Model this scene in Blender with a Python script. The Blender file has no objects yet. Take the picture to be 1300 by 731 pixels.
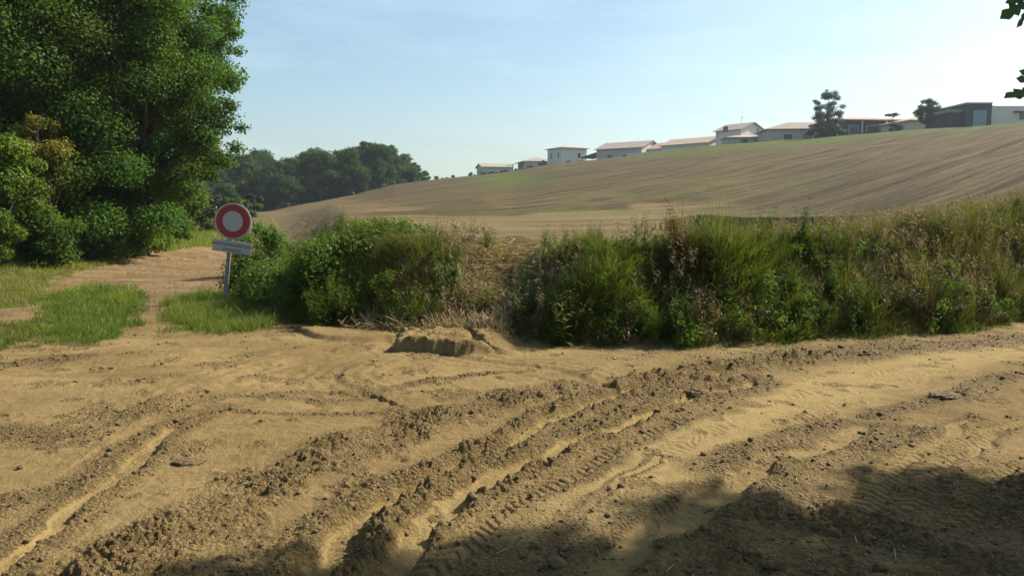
import bpy, math, random
import numpy as np
from mathutils import Vector, Matrix
random.seed(7)
SC = bpy.context.scene
R = math.radians

# ------------------------------------------------------------------ camera, light, exposure
EYE = 1.6
F = 1000.0
PITCH = math.atan(0.100)
cam_d = bpy.data.cameras.new('camera'); cam = bpy.data.objects.new('camera', cam_d)
SC.collection.objects.link(cam)
cam.location = (0, 0, EYE); cam.rotation_euler = (math.pi/2 - PITCH, 0, 0)
cam_d.sensor_width = 36; cam_d.lens = 36*F/1300.0
cam_d.clip_start = 0.05; cam_d.clip_end = 6000
SC.camera = cam

SUN_AZ, SUN_EL = R(66), R(43)          # azimuth from +Y towards +X
world = bpy.data.worlds.new('World'); SC.world = world; world.use_nodes = True
nt = world.node_tree; nt.nodes.clear()
def wn(t, **k):
    n = nt.nodes.new(t)
    for a, b in k.items(): setattr(n, a, b)
    return n
sky = wn('ShaderNodeTexSky', sky_type='NISHITA')
sky.sun_disc = False; sky.sun_elevation = SUN_EL; sky.sun_rotation = SUN_AZ
sky.air_density = 1.0; sky.dust_density = 2.2; sky.ozone_density = 2.2; sky.altitude = 150
tc = wn('ShaderNodeTexCoord')
mp = wn('ShaderNodeMapping'); mp.inputs['Scale'].default_value = (0.7, 1.6, 5.0); mp.inputs['Rotation'].default_value = (0.12, 0.10, 0.5)
nz = wn('ShaderNodeTexNoise'); nz.inputs['Scale'].default_value = 1.7; nz.inputs['Detail'].default_value = 9; nz.inputs['Roughness'].default_value = .62
nz.inputs['Distortion'].default_value = .5
rp = wn('ShaderNodeValToRGB'); rp.color_ramp.elements[0].position = .46; rp.color_ramp.elements[1].position = .80
rp.color_ramp.elements[0].color = (0, 0, 0, 1); rp.color_ramp.elements[1].color = (.15, .15, .15, 1)
mx = wn('ShaderNodeMixRGB'); mx.inputs[2].default_value = (11.5, 12.0, 12.5, 1)
wb = wn('ShaderNodeMixRGB', blend_type='MULTIPLY'); wb.inputs[0].default_value = 1; wb.inputs[2].default_value = (.955, 1.02, .945, 1)
bg = wn('ShaderNodeBackground'); bg.inputs['Strength'].default_value = 0.074
wo = wn('ShaderNodeOutputWorld')
L = nt.links.new
L(tc.outputs['Generated'], mp.inputs[0]); L(mp.outputs[0], nz.inputs['Vector']); L(nz.outputs['Fac'], rp.inputs[0])
L(rp.outputs[0], mx.inputs[0]); L(sky.outputs[0], mx.inputs[1]); L(mx.outputs[0], wb.inputs[1]); L(wb.outputs[0], bg.inputs[0]); L(bg.outputs[0], wo.inputs[0])

sd = bpy.data.lights.new('sun', 'SUN'); sun = bpy.data.objects.new('sun', sd); SC.collection.objects.link(sun)
sd.energy = 4.0; sd.angle = R(0.6); sd.color = (1.0, .93, .80)
sdir = Vector((math.sin(SUN_AZ)*math.cos(SUN_EL), math.cos(SUN_AZ)*math.cos(SUN_EL), math.sin(SUN_EL)))
sun.rotation_euler = (-sdir).to_track_quat('-Z', 'Y').to_euler()
vs = SC.view_settings; vs.view_transform = 'Standard'; vs.look = 'None'; vs.gamma = 1; vs.exposure = 1.25; vs.use_curve_mapping = False
SC.cycles.max_bounces = 6; SC.cycles.transparent_max_bounces = 6; SC.cycles.volume_bounces = 0
SC.cycles.use_denoising = True

# ------------------------------------------------------------------ numeric helpers
def ray(px, py):
    u = (px-650)/F; v = (365.5-py)/F
    y = math.cos(PITCH)+v*math.sin(PITCH); z = -math.sin(PITCH)+v*math.cos(PITCH)
    return u/y, z/y                       # x per metre of depth, height over the eye per metre of depth
def gp(px, py, z=0.0):                    # the ground point seen at a pixel of the photograph
    a, e = ray(px, py); Y = (EYE-z)/-e
    return a*Y, Y
def hash2(ix, iy, seed):
    h = (ix.astype(np.int64)*374761393 + iy.astype(np.int64)*668265263 + seed*1442695041) & 0xffffffff
    h = ((h ^ (h >> 13))*1274126177) & 0xffffffff
    h = (h ^ (h >> 16)) & 0xffffffff
    return h/4294967295.0
def noise2(x, y, seed=0):
    ix = np.floor(x); iy = np.floor(y); fx = x-ix; fy = y-iy
    ux = fx*fx*fx*(fx*(fx*6-15)+10); uy = fy*fy*fy*(fy*(fy*6-15)+10)
    def g(a, b):
        t = hash2(ix+a, iy+b, seed)*2*np.pi
        return np.cos(t)*(fx-a)+np.sin(t)*(fy-b)
    n0 = g(0, 0)*(1-ux)+g(1, 0)*ux; n1 = g(0, 1)*(1-ux)+g(1, 1)*ux
    return (n0*(1-uy)+n1*uy)*1.5
def fbm(x, y, s, o=4, seed=0, gain=.5):
    r = 0; a = 1.0
    for i in range(o):
        r = r+a*noise2(x*s+i*17.3, y*s-i*9.1, seed+i*31); a *= gain; s *= 2.03
    return r
def worley(x, y, seed=0):
    ix = np.floor(x); iy = np.floor(y); d = np.full(x.shape, 9.0); cid = np.zeros(x.shape)
    for a in (-1, 0, 1):
        for b in (-1, 0, 1):
            cx = ix+a; cy = iy+b
            h1 = hash2(cx, cy, seed); h2 = hash2(cx, cy, seed+5)
            dd = (cx+h1-x)**2+(cy+h2-y)**2
            m = dd < d; d = np.where(m, dd, d); cid = np.where(m, hash2(cx, cy, seed+9), cid)
    return np.sqrt(d), cid
def ss(a, b, x):
    t = np.clip((x-a)/(b-a), 0, 1); return t*t*(3-2*t)
def pdist(x, y, pts):
    """distance to a polyline, side (+ = left of its direction) and length along"""
    best = np.full(x.shape, 1e9); side = np.zeros(x.shape); al = np.zeros(x.shape); acc = 0
    for (x0, y0), (x1, y1) in zip(pts[:-1], pts[1:]):
        dx, dy = x1-x0, y1-y0; l2 = dx*dx+dy*dy; l = math.sqrt(l2)
        t = np.clip(((x-x0)*dx+(y-y0)*dy)/l2, 0, 1)
        d = np.hypot(x-x0-t*dx, y-y0-t*dy); c = dx*(y-y0)-dy*(x-x0)
        m = d < best
        best = np.where(m, d, best); side = np.where(m, np.sign(c), side); al = np.where(m, acc+t*l, al); acc += l
    return best, side, al
def smooth_line(pts, n=5):
    p = [np.array(q, float) for q in pts]; out = []
    for i in range(len(p)-1):
        p0 = p[max(i-1, 0)]; p1 = p[i]; p2 = p[i+1]; p3 = p[min(i+2, len(p)-1)]
        for k in range(n):
            t = k/n
            out.append(tuple(.5*(2*p1+(p2-p0)*t+(2*p0-5*p1+4*p2-p3)*t*t+(3*p1-p0-3*p2+p3)*t**3)))
    out.append(tuple(p[-1])); return out
def inpoly(x, y, poly):
    c = np.zeros(x.shape, bool); n = len(poly)
    for i in range(n):
        x0, y0 = poly[i]; x1, y1 = poly[i-1]
        if y0 == y1: continue
        c ^= ((y0 > y) != (y1 > y)) & (x < (x1-x0)*(y-y0)/(y1-y0)+x0)
    return c

# ------------------------------------------------------------------ terrain
CREST = [(230, 272), (330, 270), (400, 257), (450, 246), (500, 234), (550, 228), (600, 222), (650, 217), (700, 208), (750, 203), (800, 196),
         (850, 190), (900, 183), (950, 179), (1000, 176), (1100, 168), (1200, 160), (1300, 152), (1450, 141)]
_cx = np.array([ray(*p)[0] for p in CREST]); _ce = np.array([ray(*p)[1] for p in CREST])
def crest_e(a): return np.interp(a, _cx, _ce)
def crest_d(a): return np.interp(a, [-.42, -.3, -.1, 0, .2, .35, .65, 1.0], [130, 140, 170, 185, 160, 138, 108, 95])
EDGE = [(-90, 260), (-52, 150), (-27, 85), (-14.2, 48), (-9.0, 31), (-6.3, 21), (-4.6, 15.2), (-3.6, 12.2), (-2.9, 11.0), (-1.6, 10.35), (-.5, 9.9), (.35, 9.35), (1.1, 9.0),
        (2.2, 9.05), (3.4, 9.35), (5.2, 10.0), (7.1, 10.9), (10, 12.6), (15, 15), (40, 22), (300, 70)]
EDGE = smooth_line(EDGE, 4)
def edge_s(x, y):                         # + inside the field
    d, s, _ = pdist(x, y, EDGE); return d*s
def field_z(x, y):
    Y = np.maximum(y, 6.0); a = np.clip(x/Y, -.42, 1.0)
    Yf = Y
    ec = crest_e(a); D = crest_d(a)
    z0 = np.interp(a, [-.35, -.2, 0, .3, .45, .65], [-.42, -.41, -.52, -.54, -.42, -.20])
    Y0 = np.interp(a, [-.35, 0, .3, .65], [34, 34, 30, 19])
    m = (ec*D-z0)/(D-Y0)
    w = 5.0; t = (Yf-Y0)/w
    up = m*w*np.where(t > 20, t, np.log1p(np.exp(np.minimum(t, 20))))
    z = EYE+z0+up
    zc = EYE+ec*D
    over = Yf-D
    w2 = 4.0; t2 = over/w2
    z = z-(m+.012)*w2*np.where(t2 > 20, t2, np.log1p(np.exp(np.minimum(t2, 20))))
    return z

def P(*pts): return smooth_line([gp(*p) for p in pts], 3)
#  (line, half width, depth, shoulder height, churn half width, churn height)
RUTS = [
 (P((380, 745), (430, 692), (470, 652), (520, 616), (600, 583), (672, 548), (717, 525), (807, 495), (900, 476), (985, 462), (1100, 452)), .085, .085, .05, .28, .07),
 (P((470, 745), (510, 690), (549, 655), (590, 628), (660, 590), (740, 555), (820, 525), (900, 500), (960, 484)), .07, .05, .03, .30, .05),
 (P((-30, 790), (9, 731), (45, 688), (95, 642), (149, 606), (195, 562), (225, 540)), .06, .045, .015, .22, .028),
 (P((740, 745), (800, 700), (880, 655), (940, 612), (1000, 580), (1040, 562), (1095, 540)), .09, .035, .03, .20, .035),
 (P((590, 745), (660, 716), (717, 676), (753, 640), (794, 606), (830, 585)), .03, -.03, .02, .07, .035),
 (P((1221, 580), (1257, 548), (1298, 531), (1380, 520)), .05, .025, .015, .1, .008),
 (P((1090, 640), (1140, 603), (1180, 562), (1240, 530)), .05, .02, .012, .1, .008),
]
CHURN = [  # (line, half width, height)
 (P((60, 780), (150, 720), (230, 668), (310, 625), (400, 585), (480, 552), (560, 528), (640, 507), (730, 492)), .26, .085),
 (P((320, 745), (430, 655), (540, 600), (640, 555), (740, 520), (860, 498), (960, 480)), .17, .05),
 (P((-60, 660), (0, 640), (70, 625), (140, 596), (190, 570), (240, 540), (270, 520)), .20, .025),
 (P((-60, 560), (0, 545), (60, 555), (130, 545), (190, 522), (240, 507), (275, 498)), .20, .018),
 (P((150, 530), (230, 520), (330, 524), (450, 523), (540, 521), (640, 498)), .07, .03),
 (P((200, 512), (270, 502), (330, 500), (420, 507), (480, 500)), .08, .016),
 (P((300, 500), (380, 496), (440, 500), (520, 490), (600, 478), (650, 470)), .10, .016),
 (P((880, 600), (960, 575), (1040, 545), (1120, 520), (1200, 503), (1290, 480), (1400, 465)), .16, .022),
 (P((900, 640), (1000, 600), (1080, 570), (1160, 545)), .28, .028),
 (P((860, 485), (950, 470), (1040, 455), (1140, 445), (1230, 435), (1320, 424)), .15, .03),
 (P((900, 470), (1000, 455), (1100, 445), (1200, 436), (1320, 428)), .35, .012),
 (P((540, 700), (640, 650), (740, 595), (840, 545), (920, 520)), .14, .03),
 (P((-20, 470), (60, 455), (110, 450), (60, 462)), .2, .015),
]
CHURN.append(([(-2, 2.6), (-.5, 3.0), (1.0, 3.5), (2.4, 3.9), (4.5, 4.6)], .8, .040))
PALE = P((560, 780), (700, 700), (800, 615), (950, 528), (1100, 478), (1300, 440), (1500, 425))
SWIRL = [P((560, 436), (500, 444), (455, 458), (434, 474), (440, 488), (470, 500)),
         P((250, 500), (300, 478), (360, 458), (430, 445), (480, 438)),
         P((520, 436), (600, 455), (700, 470), (760, 488)),
         P((150, 560), (220, 520), (280, 490), (360, 470))]
LEDGE = [P((382, 421), (410, 429), (460, 431), (510, 429)), P((345, 402), (385, 406), (420, 408)), P((60, 348), (170, 336), (240, 330), (300, 326)),
         P((160, 392), (200, 396), (240, 395))]
G1 = [gp(*p) for p in ((60, 372), (100, 363), (168, 366), (176, 385), (158, 425), (110, 438), (58, 432))]
G2 = [gp(*p) for p in ((228, 382), (262, 374), (300, 380), (345, 395), (348, 415), (300, 423), (240, 420), (212, 400))]
G3 = [gp(*p) for p in ((-90, 430), (0, 412), (42, 408), (38, 428), (0, 448), (-90, 500))]
G4 = [gp(*p) for p in ((-400, 288), (280, 288), (300, 303), (292, 316), (200, 326), (130, 343), (66, 356), (45, 385), (0, 398), (-400, 500))]

def terrain(x, y, detail=True):
    x = np.asarray(x, float); y = np.asarray(y, float)
    s = edge_s(x, y)
    jit = fbm(x, y, 1.1, 3, 5)*.35
    far = np.maximum(np.hypot(x, y)-14, 0)
    bw = 1.55+.06*far
    gully = np.exp(-((x+.50-(y-10)*.27)/.55)**2)*ss(15.5, 13, y)     # where the water broke through the bank
    b = ss(-.05, 1, (s+jit*.6*ss(0, .5, s))/(bw*(1+.9*gully)))
    zf = field_z(x, y)
    r = np.hypot(x, y)
    z = zf*b
    z = z+.035*fbm(x, y, .45, 2, 2)*(1-b)
    z = z+fbm(x, y, .06, 2, 11)*.25*ss(25, 60, r)*(s > 0)*b
    z = z-.24*gully*b
    # left verge rises a little
    z = z+.25*ss(-9, -13, x)*(1-b)*ss(60, 30, y)
    z = z+1.15*ss(38, 75, r)*(1-b)
    wet = np.zeros(x.shape); pale = np.zeros(x.shape); grass = np.zeros(x.shape)
    near = (r < 30)
    if detail:
        idx = np.where(near.ravel())[0]
        X = x.ravel()[idx]; Y = y.ravel()[idx]; S = s.ravel()[idx]
        jx = fbm(X, Y, 1.6, 3, 41)*.10; jy = fbm(X, Y, 1.6, 3, 77)*.10
        XX = X+jx; YY = Y+jy
        dz = np.zeros(X.shape); wt = np.zeros(X.shape); pl = np.zeros(X.shape)
        w1, c1 = worley(X*9, Y*9, 3); w2, c2 = worley(X*19+3, Y*21, 8); w3, c3 = worley(X*45, Y*45, 12)
        clod = (np.clip(1-w1*1.25, 0, 1)**.8*(.2+c1)*.60+np.clip(1-w2*1.2, 0, 1)**.7*(c2 > .3)*.50+np.clip(1-w3*1.3, 0, 1)*(c3 > .4)*.30)
        patch = ss(-.35, .35, fbm(X, Y, 1.7, 3, 90))
        ch = np.zeros(X.shape)
        for line, hw, hh in CHURN:
            d, sd_, al = pdist(XX, YY, line)
            k = np.exp(-(d/hw)**4)
            ch = np.maximum(ch, k*hh*(.35+.65*patch)); wt = np.maximum(wt, k*(.6+.4*patch))
        for line, w, dep, sh, cw, chh in RUTS:
            d, sd_, al = pdist(XX, YY, line)
            ends = 1.0
            k = np.exp(-(d/cw)**4)
            ch = np.maximum(ch, k*chh*(d > w*.7)*(.4+.6*patch))
            prof = ss(w*1.35, w*.65, d)
            dz = dz-dep*prof*(.75+.4*noise2(al*1.3, al*0+hash(round(cw*100)) % 7, 4))
            dz = dz+sh*np.exp(-((d-w*1.9)/(w*.7))**2)*(.4+.8*np.abs(fbm(X, Y, 2.2, 2, 21)))
            wt = np.maximum(wt, k*(d > w)*.9); ch = ch*(1-.8*prof*(dep > 0)); wt = wt*(1-.75*prof*(dep > 0))
            pl = np.maximum(pl, prof*(dep > 0)*.6)
        out = S < .1
        flat = (1-ss(-.1, .5, S))
        dz = dz+ch*(clod+.30*fbm(X, Y, 30, 2, 19))*.78-ch*.12
        # general roughness of the drying mud
        dz = dz+.011*fbm(X, Y, 3.2, 4, 61)+.0045*fbm(X, Y, 17, 3, 71)*ss(24, 10, np.hypot(X, Y))
        speck = ss(.55, .8, fbm(X, Y, 2.6, 3, 99)+.25*fbm(X, Y, .7, 2, 98)+.25)
        dz = dz+speck*clod*.018; wt = np.maximum(wt, speck*.55*(clod > .25))
        # the smooth driven lane with tyre lugs
        d, sd_, al = pdist(XX, YY, PALE)
        lane = np.exp(-(d/.42)**4); dz = dz*(1-.55*lane)
        pl = np.maximum(pl, lane*.9*(1-np.clip(wt, 0, 1)*.6))
        for off in (-.30, .05, .38):
            q = np.abs(d*sd_-off)
            tr = ss(.12, .08, q)*ss(-.2, .3, fbm(X, Y, .9, 2, 55))
            dz = dz-.004*tr+.0035*tr*np.sign(np.sin((al+q*.9)*2*np.pi/.085))
        # narrow tyre tracks beside the ridge and on the right
        for line, w in ((P((520, 745), (620, 660), (700, 612), (780, 565), (840, 540)), .11), (P((1150, 640), (1190, 590), (1250, 545), (1330, 520)), .10),
                        (P((1080, 650), (1120, 610), (1165, 575), (1230, 545)), .09), (P((1215, 660), (1260, 600), (1330, 560)), .10)):
            d, sd_, al = pdist(XX*.5+X*.5, YY*.5+Y*.5, line)
            tr = ss(w, w*.8, d)
            dz = dz*(1-.6*tr)-.010*tr+.005*tr*np.sign(np.sin((al+d*.8)*2*np.pi/.075))
            wt = wt*(1-.5*tr); pl = np.maximum(pl, tr*.35)
        for line in SWIRL:
            d, sd_, al = pdist(X, Y, line); q = d*sd_
            fade = np.exp(-(d/.5)**2)
            dz = dz+.018*np.tanh(q*14)*fade+.006*np.sin(q*38+fbm(X, Y, 1.5, 2, 3)*2)*fade
        for line in LEDGE:
            d, sd_, al = pdist(XX*.3+X*.7, YY*.3+Y*.7, line); q = d*sd_
            dz = dz+.035*np.tanh(q*40)*np.exp(-(d/.45)**2)
        # sand block cut by the water in front of the bank
        bx = X+.10*fbm(X, Y, 2.5, 3, 17); by = Y+.05*fbm(X, Y, 6, 2, 27)
        front = np.interp(bx, [-1.48, -1.2, -.6, 0, .3], [9.15, 8.95, 8.62, 8.50, 8.7])
        blk = ss(-.0, .07, by-front)*ss(-1.40, -1.36, bx)*ss(.10, -.30, bx)*ss(10.1, 9.6, by)
        blk = blk*(1-.75*np.exp(-((bx+.33+.3*(by-8.8))/.045)**2))
        dz = dz*(1-blk*.6)+blk*(.135+.03*fbm(X, Y, 3, 4, 37)+.03*clod-.10*ss(-.6, .1, bx)*ss(9.3, 8.6, by))
        pl = np.maximum(pl, .1*blk); wt = np.maximum(wt*(1-blk), .55*blk*ss(-.1, .3, fbm(X, Y, 4, 3, 137)))
        # ripples left by the water on the track
        trk = ss(-2.0, -3.5, X)*ss(9, 12, Y); wt = np.maximum(wt, trk*.75*ss(.0, .45, fbm(X*.4, Y*1.2, 1.3, 4, 147)))
        dz = dz+trk*.010*fbm(X*.35, Y*1.3, 1.8, 4, 47)
        # bank face
        bank = ss(-.1, .25, S)*ss(4.5, 2.6, S)
        dzb = .04*fbm(X, Y, 2.2, 4, 201)*bank+.02*clod*bank
        dz = dz*(1-ss(-.1, .3, S)*.8)+dzb
        z.ravel()[idx] += dz; wet.ravel()[idx] = np.clip(wt, 0, 1)*flat; pale.ravel()[idx] = np.clip(pl, 0, 1)*flat
    gj = fbm(x, y, 1.8, 3, 300)*.28; gk = fbm(x, y, 1.8, 3, 310)*.28
    for g in (G1, G2, G3, G4):
        grass = np.maximum(grass, inpoly(x+gj, y+gk, g)*1.0)
    grass = np.where((s < -.6) & (y > 60), 1, grass)
    grass = np.where((r > 34) & (s < 0), 1, grass)
    grass = grass*(s < .2)
    grass = np.where((y < -4) & (s < 0), .8, grass)
    return z, s, wet, pale, grass
def tz(x, y, detail=False):
    return float(terrain(np.array([x]), np.array([y]), detail)[0][0])

# ------------------------------------------------------------------ mesh and material helpers
def link(name, me, parent=None, mat=None, loc=None):
    o = bpy.data.objects.new(name, me); SC.collection.objects.link(o)
    if parent is not None: o.parent = parent
    if mat is not None: me.materials.append(mat)
    if loc is not None: o.location = loc
    return o
def tag(o, label=None, cat=None, group=None, kind=None):
    if label: o['label'] = label
    if cat: o['category'] = cat
    if group: o['group'] = group
    if kind: o['kind'] = kind
    return o
def empty(name, loc, rz=0, **k):
    o = bpy.data.objects.new(name, None); SC.collection.objects.link(o)
    o.location = loc; o.rotation_euler = (0, 0, rz); o.empty_display_size = .3
    return tag(o, **k)
def quads(name, V, Q, smooth=False, col=None, dom='POINT', extra=None):
    me = bpy.data.meshes.new(name)
    V = np.ascontiguousarray(V, np.float32).reshape(-1, 3); Q = np.ascontiguousarray(Q, np.int32).reshape(-1, 4)
    me.vertices.add(len(V)); me.vertices.foreach_set('co', V.ravel())
    me.loops.add(Q.size); me.loops.foreach_set('vertex_index', Q.ravel())
    me.polygons.add(len(Q)); me.polygons.foreach_set('loop_start', np.arange(0, Q.size, 4, dtype=np.int32))
    if smooth: me.polygons.foreach_set('use_smooth', np.ones(len(Q), bool))
    for nm, c in [('Col', col)]+list((extra or {}).items()):
        if c is None: continue
        at = me.color_attributes.new(nm, 'FLOAT_COLOR', 'POINT')
        c4 = np.ones((len(V), 4), np.float32); c4[:, :3] = c
        at.data.foreach_set('color', c4.ravel())
    me.update(calc_edges=True); me.validate(clean_customdata=False)
    return me
class MB:
    def __init__(s): s.v = []; s.f = []
    def add(s, v, f):
        n = len(s.v); s.v += [tuple(p) for p in v]; s.f += [tuple(n+i for i in q) for q in f]; return s
    def box(s, x0, x1, y0, y1, z0, z1):
        return s.add([(x0, y0, z0), (x1, y0, z0), (x1, y1, z0), (x0, y1, z0), (x0, y0, z1), (x1, y0, z1), (x1, y1, z1), (x0, y1, z1)],
                     [(0, 3, 2, 1), (4, 5, 6, 7), (0, 1, 5, 4), (1, 2, 6, 5), (2, 3, 7, 6), (3, 0, 4, 7)])
    def tube(s, pts, rad, n=7, cap=True):
        pts = [Vector(p) for p in pts]; rings = []
        base = len(s.v); up = Vector((0, 0, 1))
        for i, p in enumerate(pts):
            d = (pts[min(i+1, len(pts)-1)]-pts[max(i-1, 0)]).normalized()
            a = d.cross(up if abs(d.z) < .9 else Vector((1, 0, 0))).normalized(); b = d.cross(a)
            r = rad[i] if hasattr(rad, '__len__') else rad
            for k in range(n):
                t = 2*math.pi*k/n; s.v.append(tuple(p+a*math.cos(t)*r+b*math.sin(t)*r))
        for i in range(len(pts)-1):
            for k in range(n):
                k2 = (k+1) % n
                s.f.append((base+i*n+k, base+i*n+k2, base+(i+1)*n+k2, base+(i+1)*n+k))
        if cap:
            s.f.append(tuple(base+k for k in range(n-1, -1, -1))); s.f.append(tuple(base+(len(pts)-1)*n+k for k in range(n)))
        return s
    def mesh(s, name, smooth=False):
        me = bpy.data.meshes.new(name); me.from_pydata(s.v, [], s.f); me.update()
        if smooth: me.polygons.foreach_set('use_smooth', np.ones(len(me.polygons), bool))
        return me
    def build(s, name, mat, parent=None, smooth=False, bev=0):
        o = link(name, s.mesh(name, smooth), parent, mat)
        if bev:
            m = o.modifiers.new('b', 'BEVEL'); m.width = bev; m.segments = 2; m.limit_method = 'ANGLE'
        return o

class NM:
    """small node-tree writer"""
    def __init__(s, name):
        s.m = bpy.data.materials.new(name); s.m.use_nodes = True; s.t = s.m.node_tree; s.t.nodes.clear()
        s.out = s.n('ShaderNodeOutputMaterial')
    def n(s, t, **k):
        n = s.t.nodes.new(t)
        for a, b in k.items(): setattr(n, a, b)
        return n
    def put(s, sock, v):
        if hasattr(v, 'is_output') or isinstance(v, bpy.types.NodeSocket): s.t.links.new(v, sock)
        else:
            if isinstance(v, tuple) and len(v) == 3 and sock.type == 'RGBA': v = v+(1,)
            sock.default_value = v
    def noise(s, vec, scale, detail=4, rough=.55, dist=0):
        n = s.n('ShaderNodeTexNoise'); s.put(n.inputs['Vector'], vec); n.inputs['Scale'].default_value = scale
        n.inputs['Detail'].default_value = detail; n.inputs['Roughness'].default_value = rough; n.inputs['Distortion'].default_value = dist
        return n.outputs['Fac']
    def map(s, vec, scale=(1, 1, 1), rot=(0, 0, 0), loc=(0, 0, 0)):
        n = s.n('ShaderNodeMapping'); s.put(n.inputs[0], vec); n.inputs['Scale'].default_value = scale
        n.inputs['Rotation'].default_value = rot; n.inputs['Location'].default_value = loc
        return n.outputs[0]
    def ramp(s, f, a, b, ca=(0, 0, 0), cb=(1, 1, 1)):
        n = s.n('ShaderNodeValToRGB'); s.put(n.inputs[0], f); e = n.color_ramp.elements
        e[0].position = a; e[1].position = b; e[0].color = ca+(1,); e[1].color = cb+(1,)
        return n.outputs[0]
    def mix(s, f, a, b, mode='MIX'):
        n = s.n('ShaderNodeMixRGB', blend_type=mode); s.put(n.inputs[0], f); s.put(n.inputs[1], a); s.put(n.inputs[2], b); return n.outputs[0]
    def math(s, op, a, b=0.0):
        n = s.n('ShaderNodeMath', operation=op); s.put(n.inputs[0], a); s.put(n.inputs[1], b); return n.outputs[0]
    def attr(s, name):
        n = s.n('ShaderNodeAttribute', attribute_name=name); return n.outputs['Color']
    def sep(s, c):
        n = s.n('ShaderNodeSeparateColor'); s.put(n.inputs[0], c); return n.outputs
    def pos(s):
        return s.n('ShaderNodeTexCoord').outputs['Object']
    def bump(s, h, strength, dist):
        n = s.n('ShaderNodeBump'); s.put(n.inputs['Height'], h); n.inputs['Strength'].default_value = strength; n.inputs['Distance'].default_value = dist
        return n.outputs[0]
    def pbr(s, col, rough=.9, spec=.2, bump=None, metal=0):
        b = s.n('ShaderNodeBsdfPrincipled'); s.put(b.inputs['Base Color'], col); s.put(b.inputs['Roughness'], rough)
        b.inputs['Specular IOR Level'].default_value = spec; b.inputs['Metallic'].default_value = metal
        if bump is not None: s.t.links.new(bump, b.inputs['Normal'])
        s.t.links.new(b.outputs[0], s.out.inputs[0]); return s.m

def plain(name, col, rough=.8, var=.12, scale=3.0, spec=.3, metal=0, bump=0.0):
    m = NM(name); p = m.pos(); n = m.noise(p, scale, 5, .6)
    f = m.ramp(n, .3, .7)
    c = m.mix(f, tuple(c*(1-var) for c in col), tuple(min(1, c*(1+var)) for c in col))
    bp = m.bump(n, bump, .02) if bump else None
    return m.pbr(c, rough, spec, bp, metal)

def leaf_mat(name, base, trans=.45, gloss=.25):
    m = NM(name); c = m.mix(1.0, base, m.attr('Col'), 'MULTIPLY')
    d = m.n('ShaderNodeBsdfPrincipled'); m.put(d.inputs['Base Color'], c); d.inputs['Roughness'].default_value = .55
    d.inputs['Specular IOR Level'].default_value = gloss
    t = m.n('ShaderNodeBsdfTranslucent'); c2 = m.mix(1.0, c, (1.25, 1.25, .55), 'MULTIPLY'); m.put(t.inputs[0], c2)
    a = m.n('ShaderNodeMixShader'); a.inputs[0].default_value = trans
    m.t.links.new(d.outputs[0], a.inputs[1]); m.t.links.new(t.outputs[0], a.inputs[2]); m.t.links.new(a.outputs[0], m.out.inputs[0])
    return m.m

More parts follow.
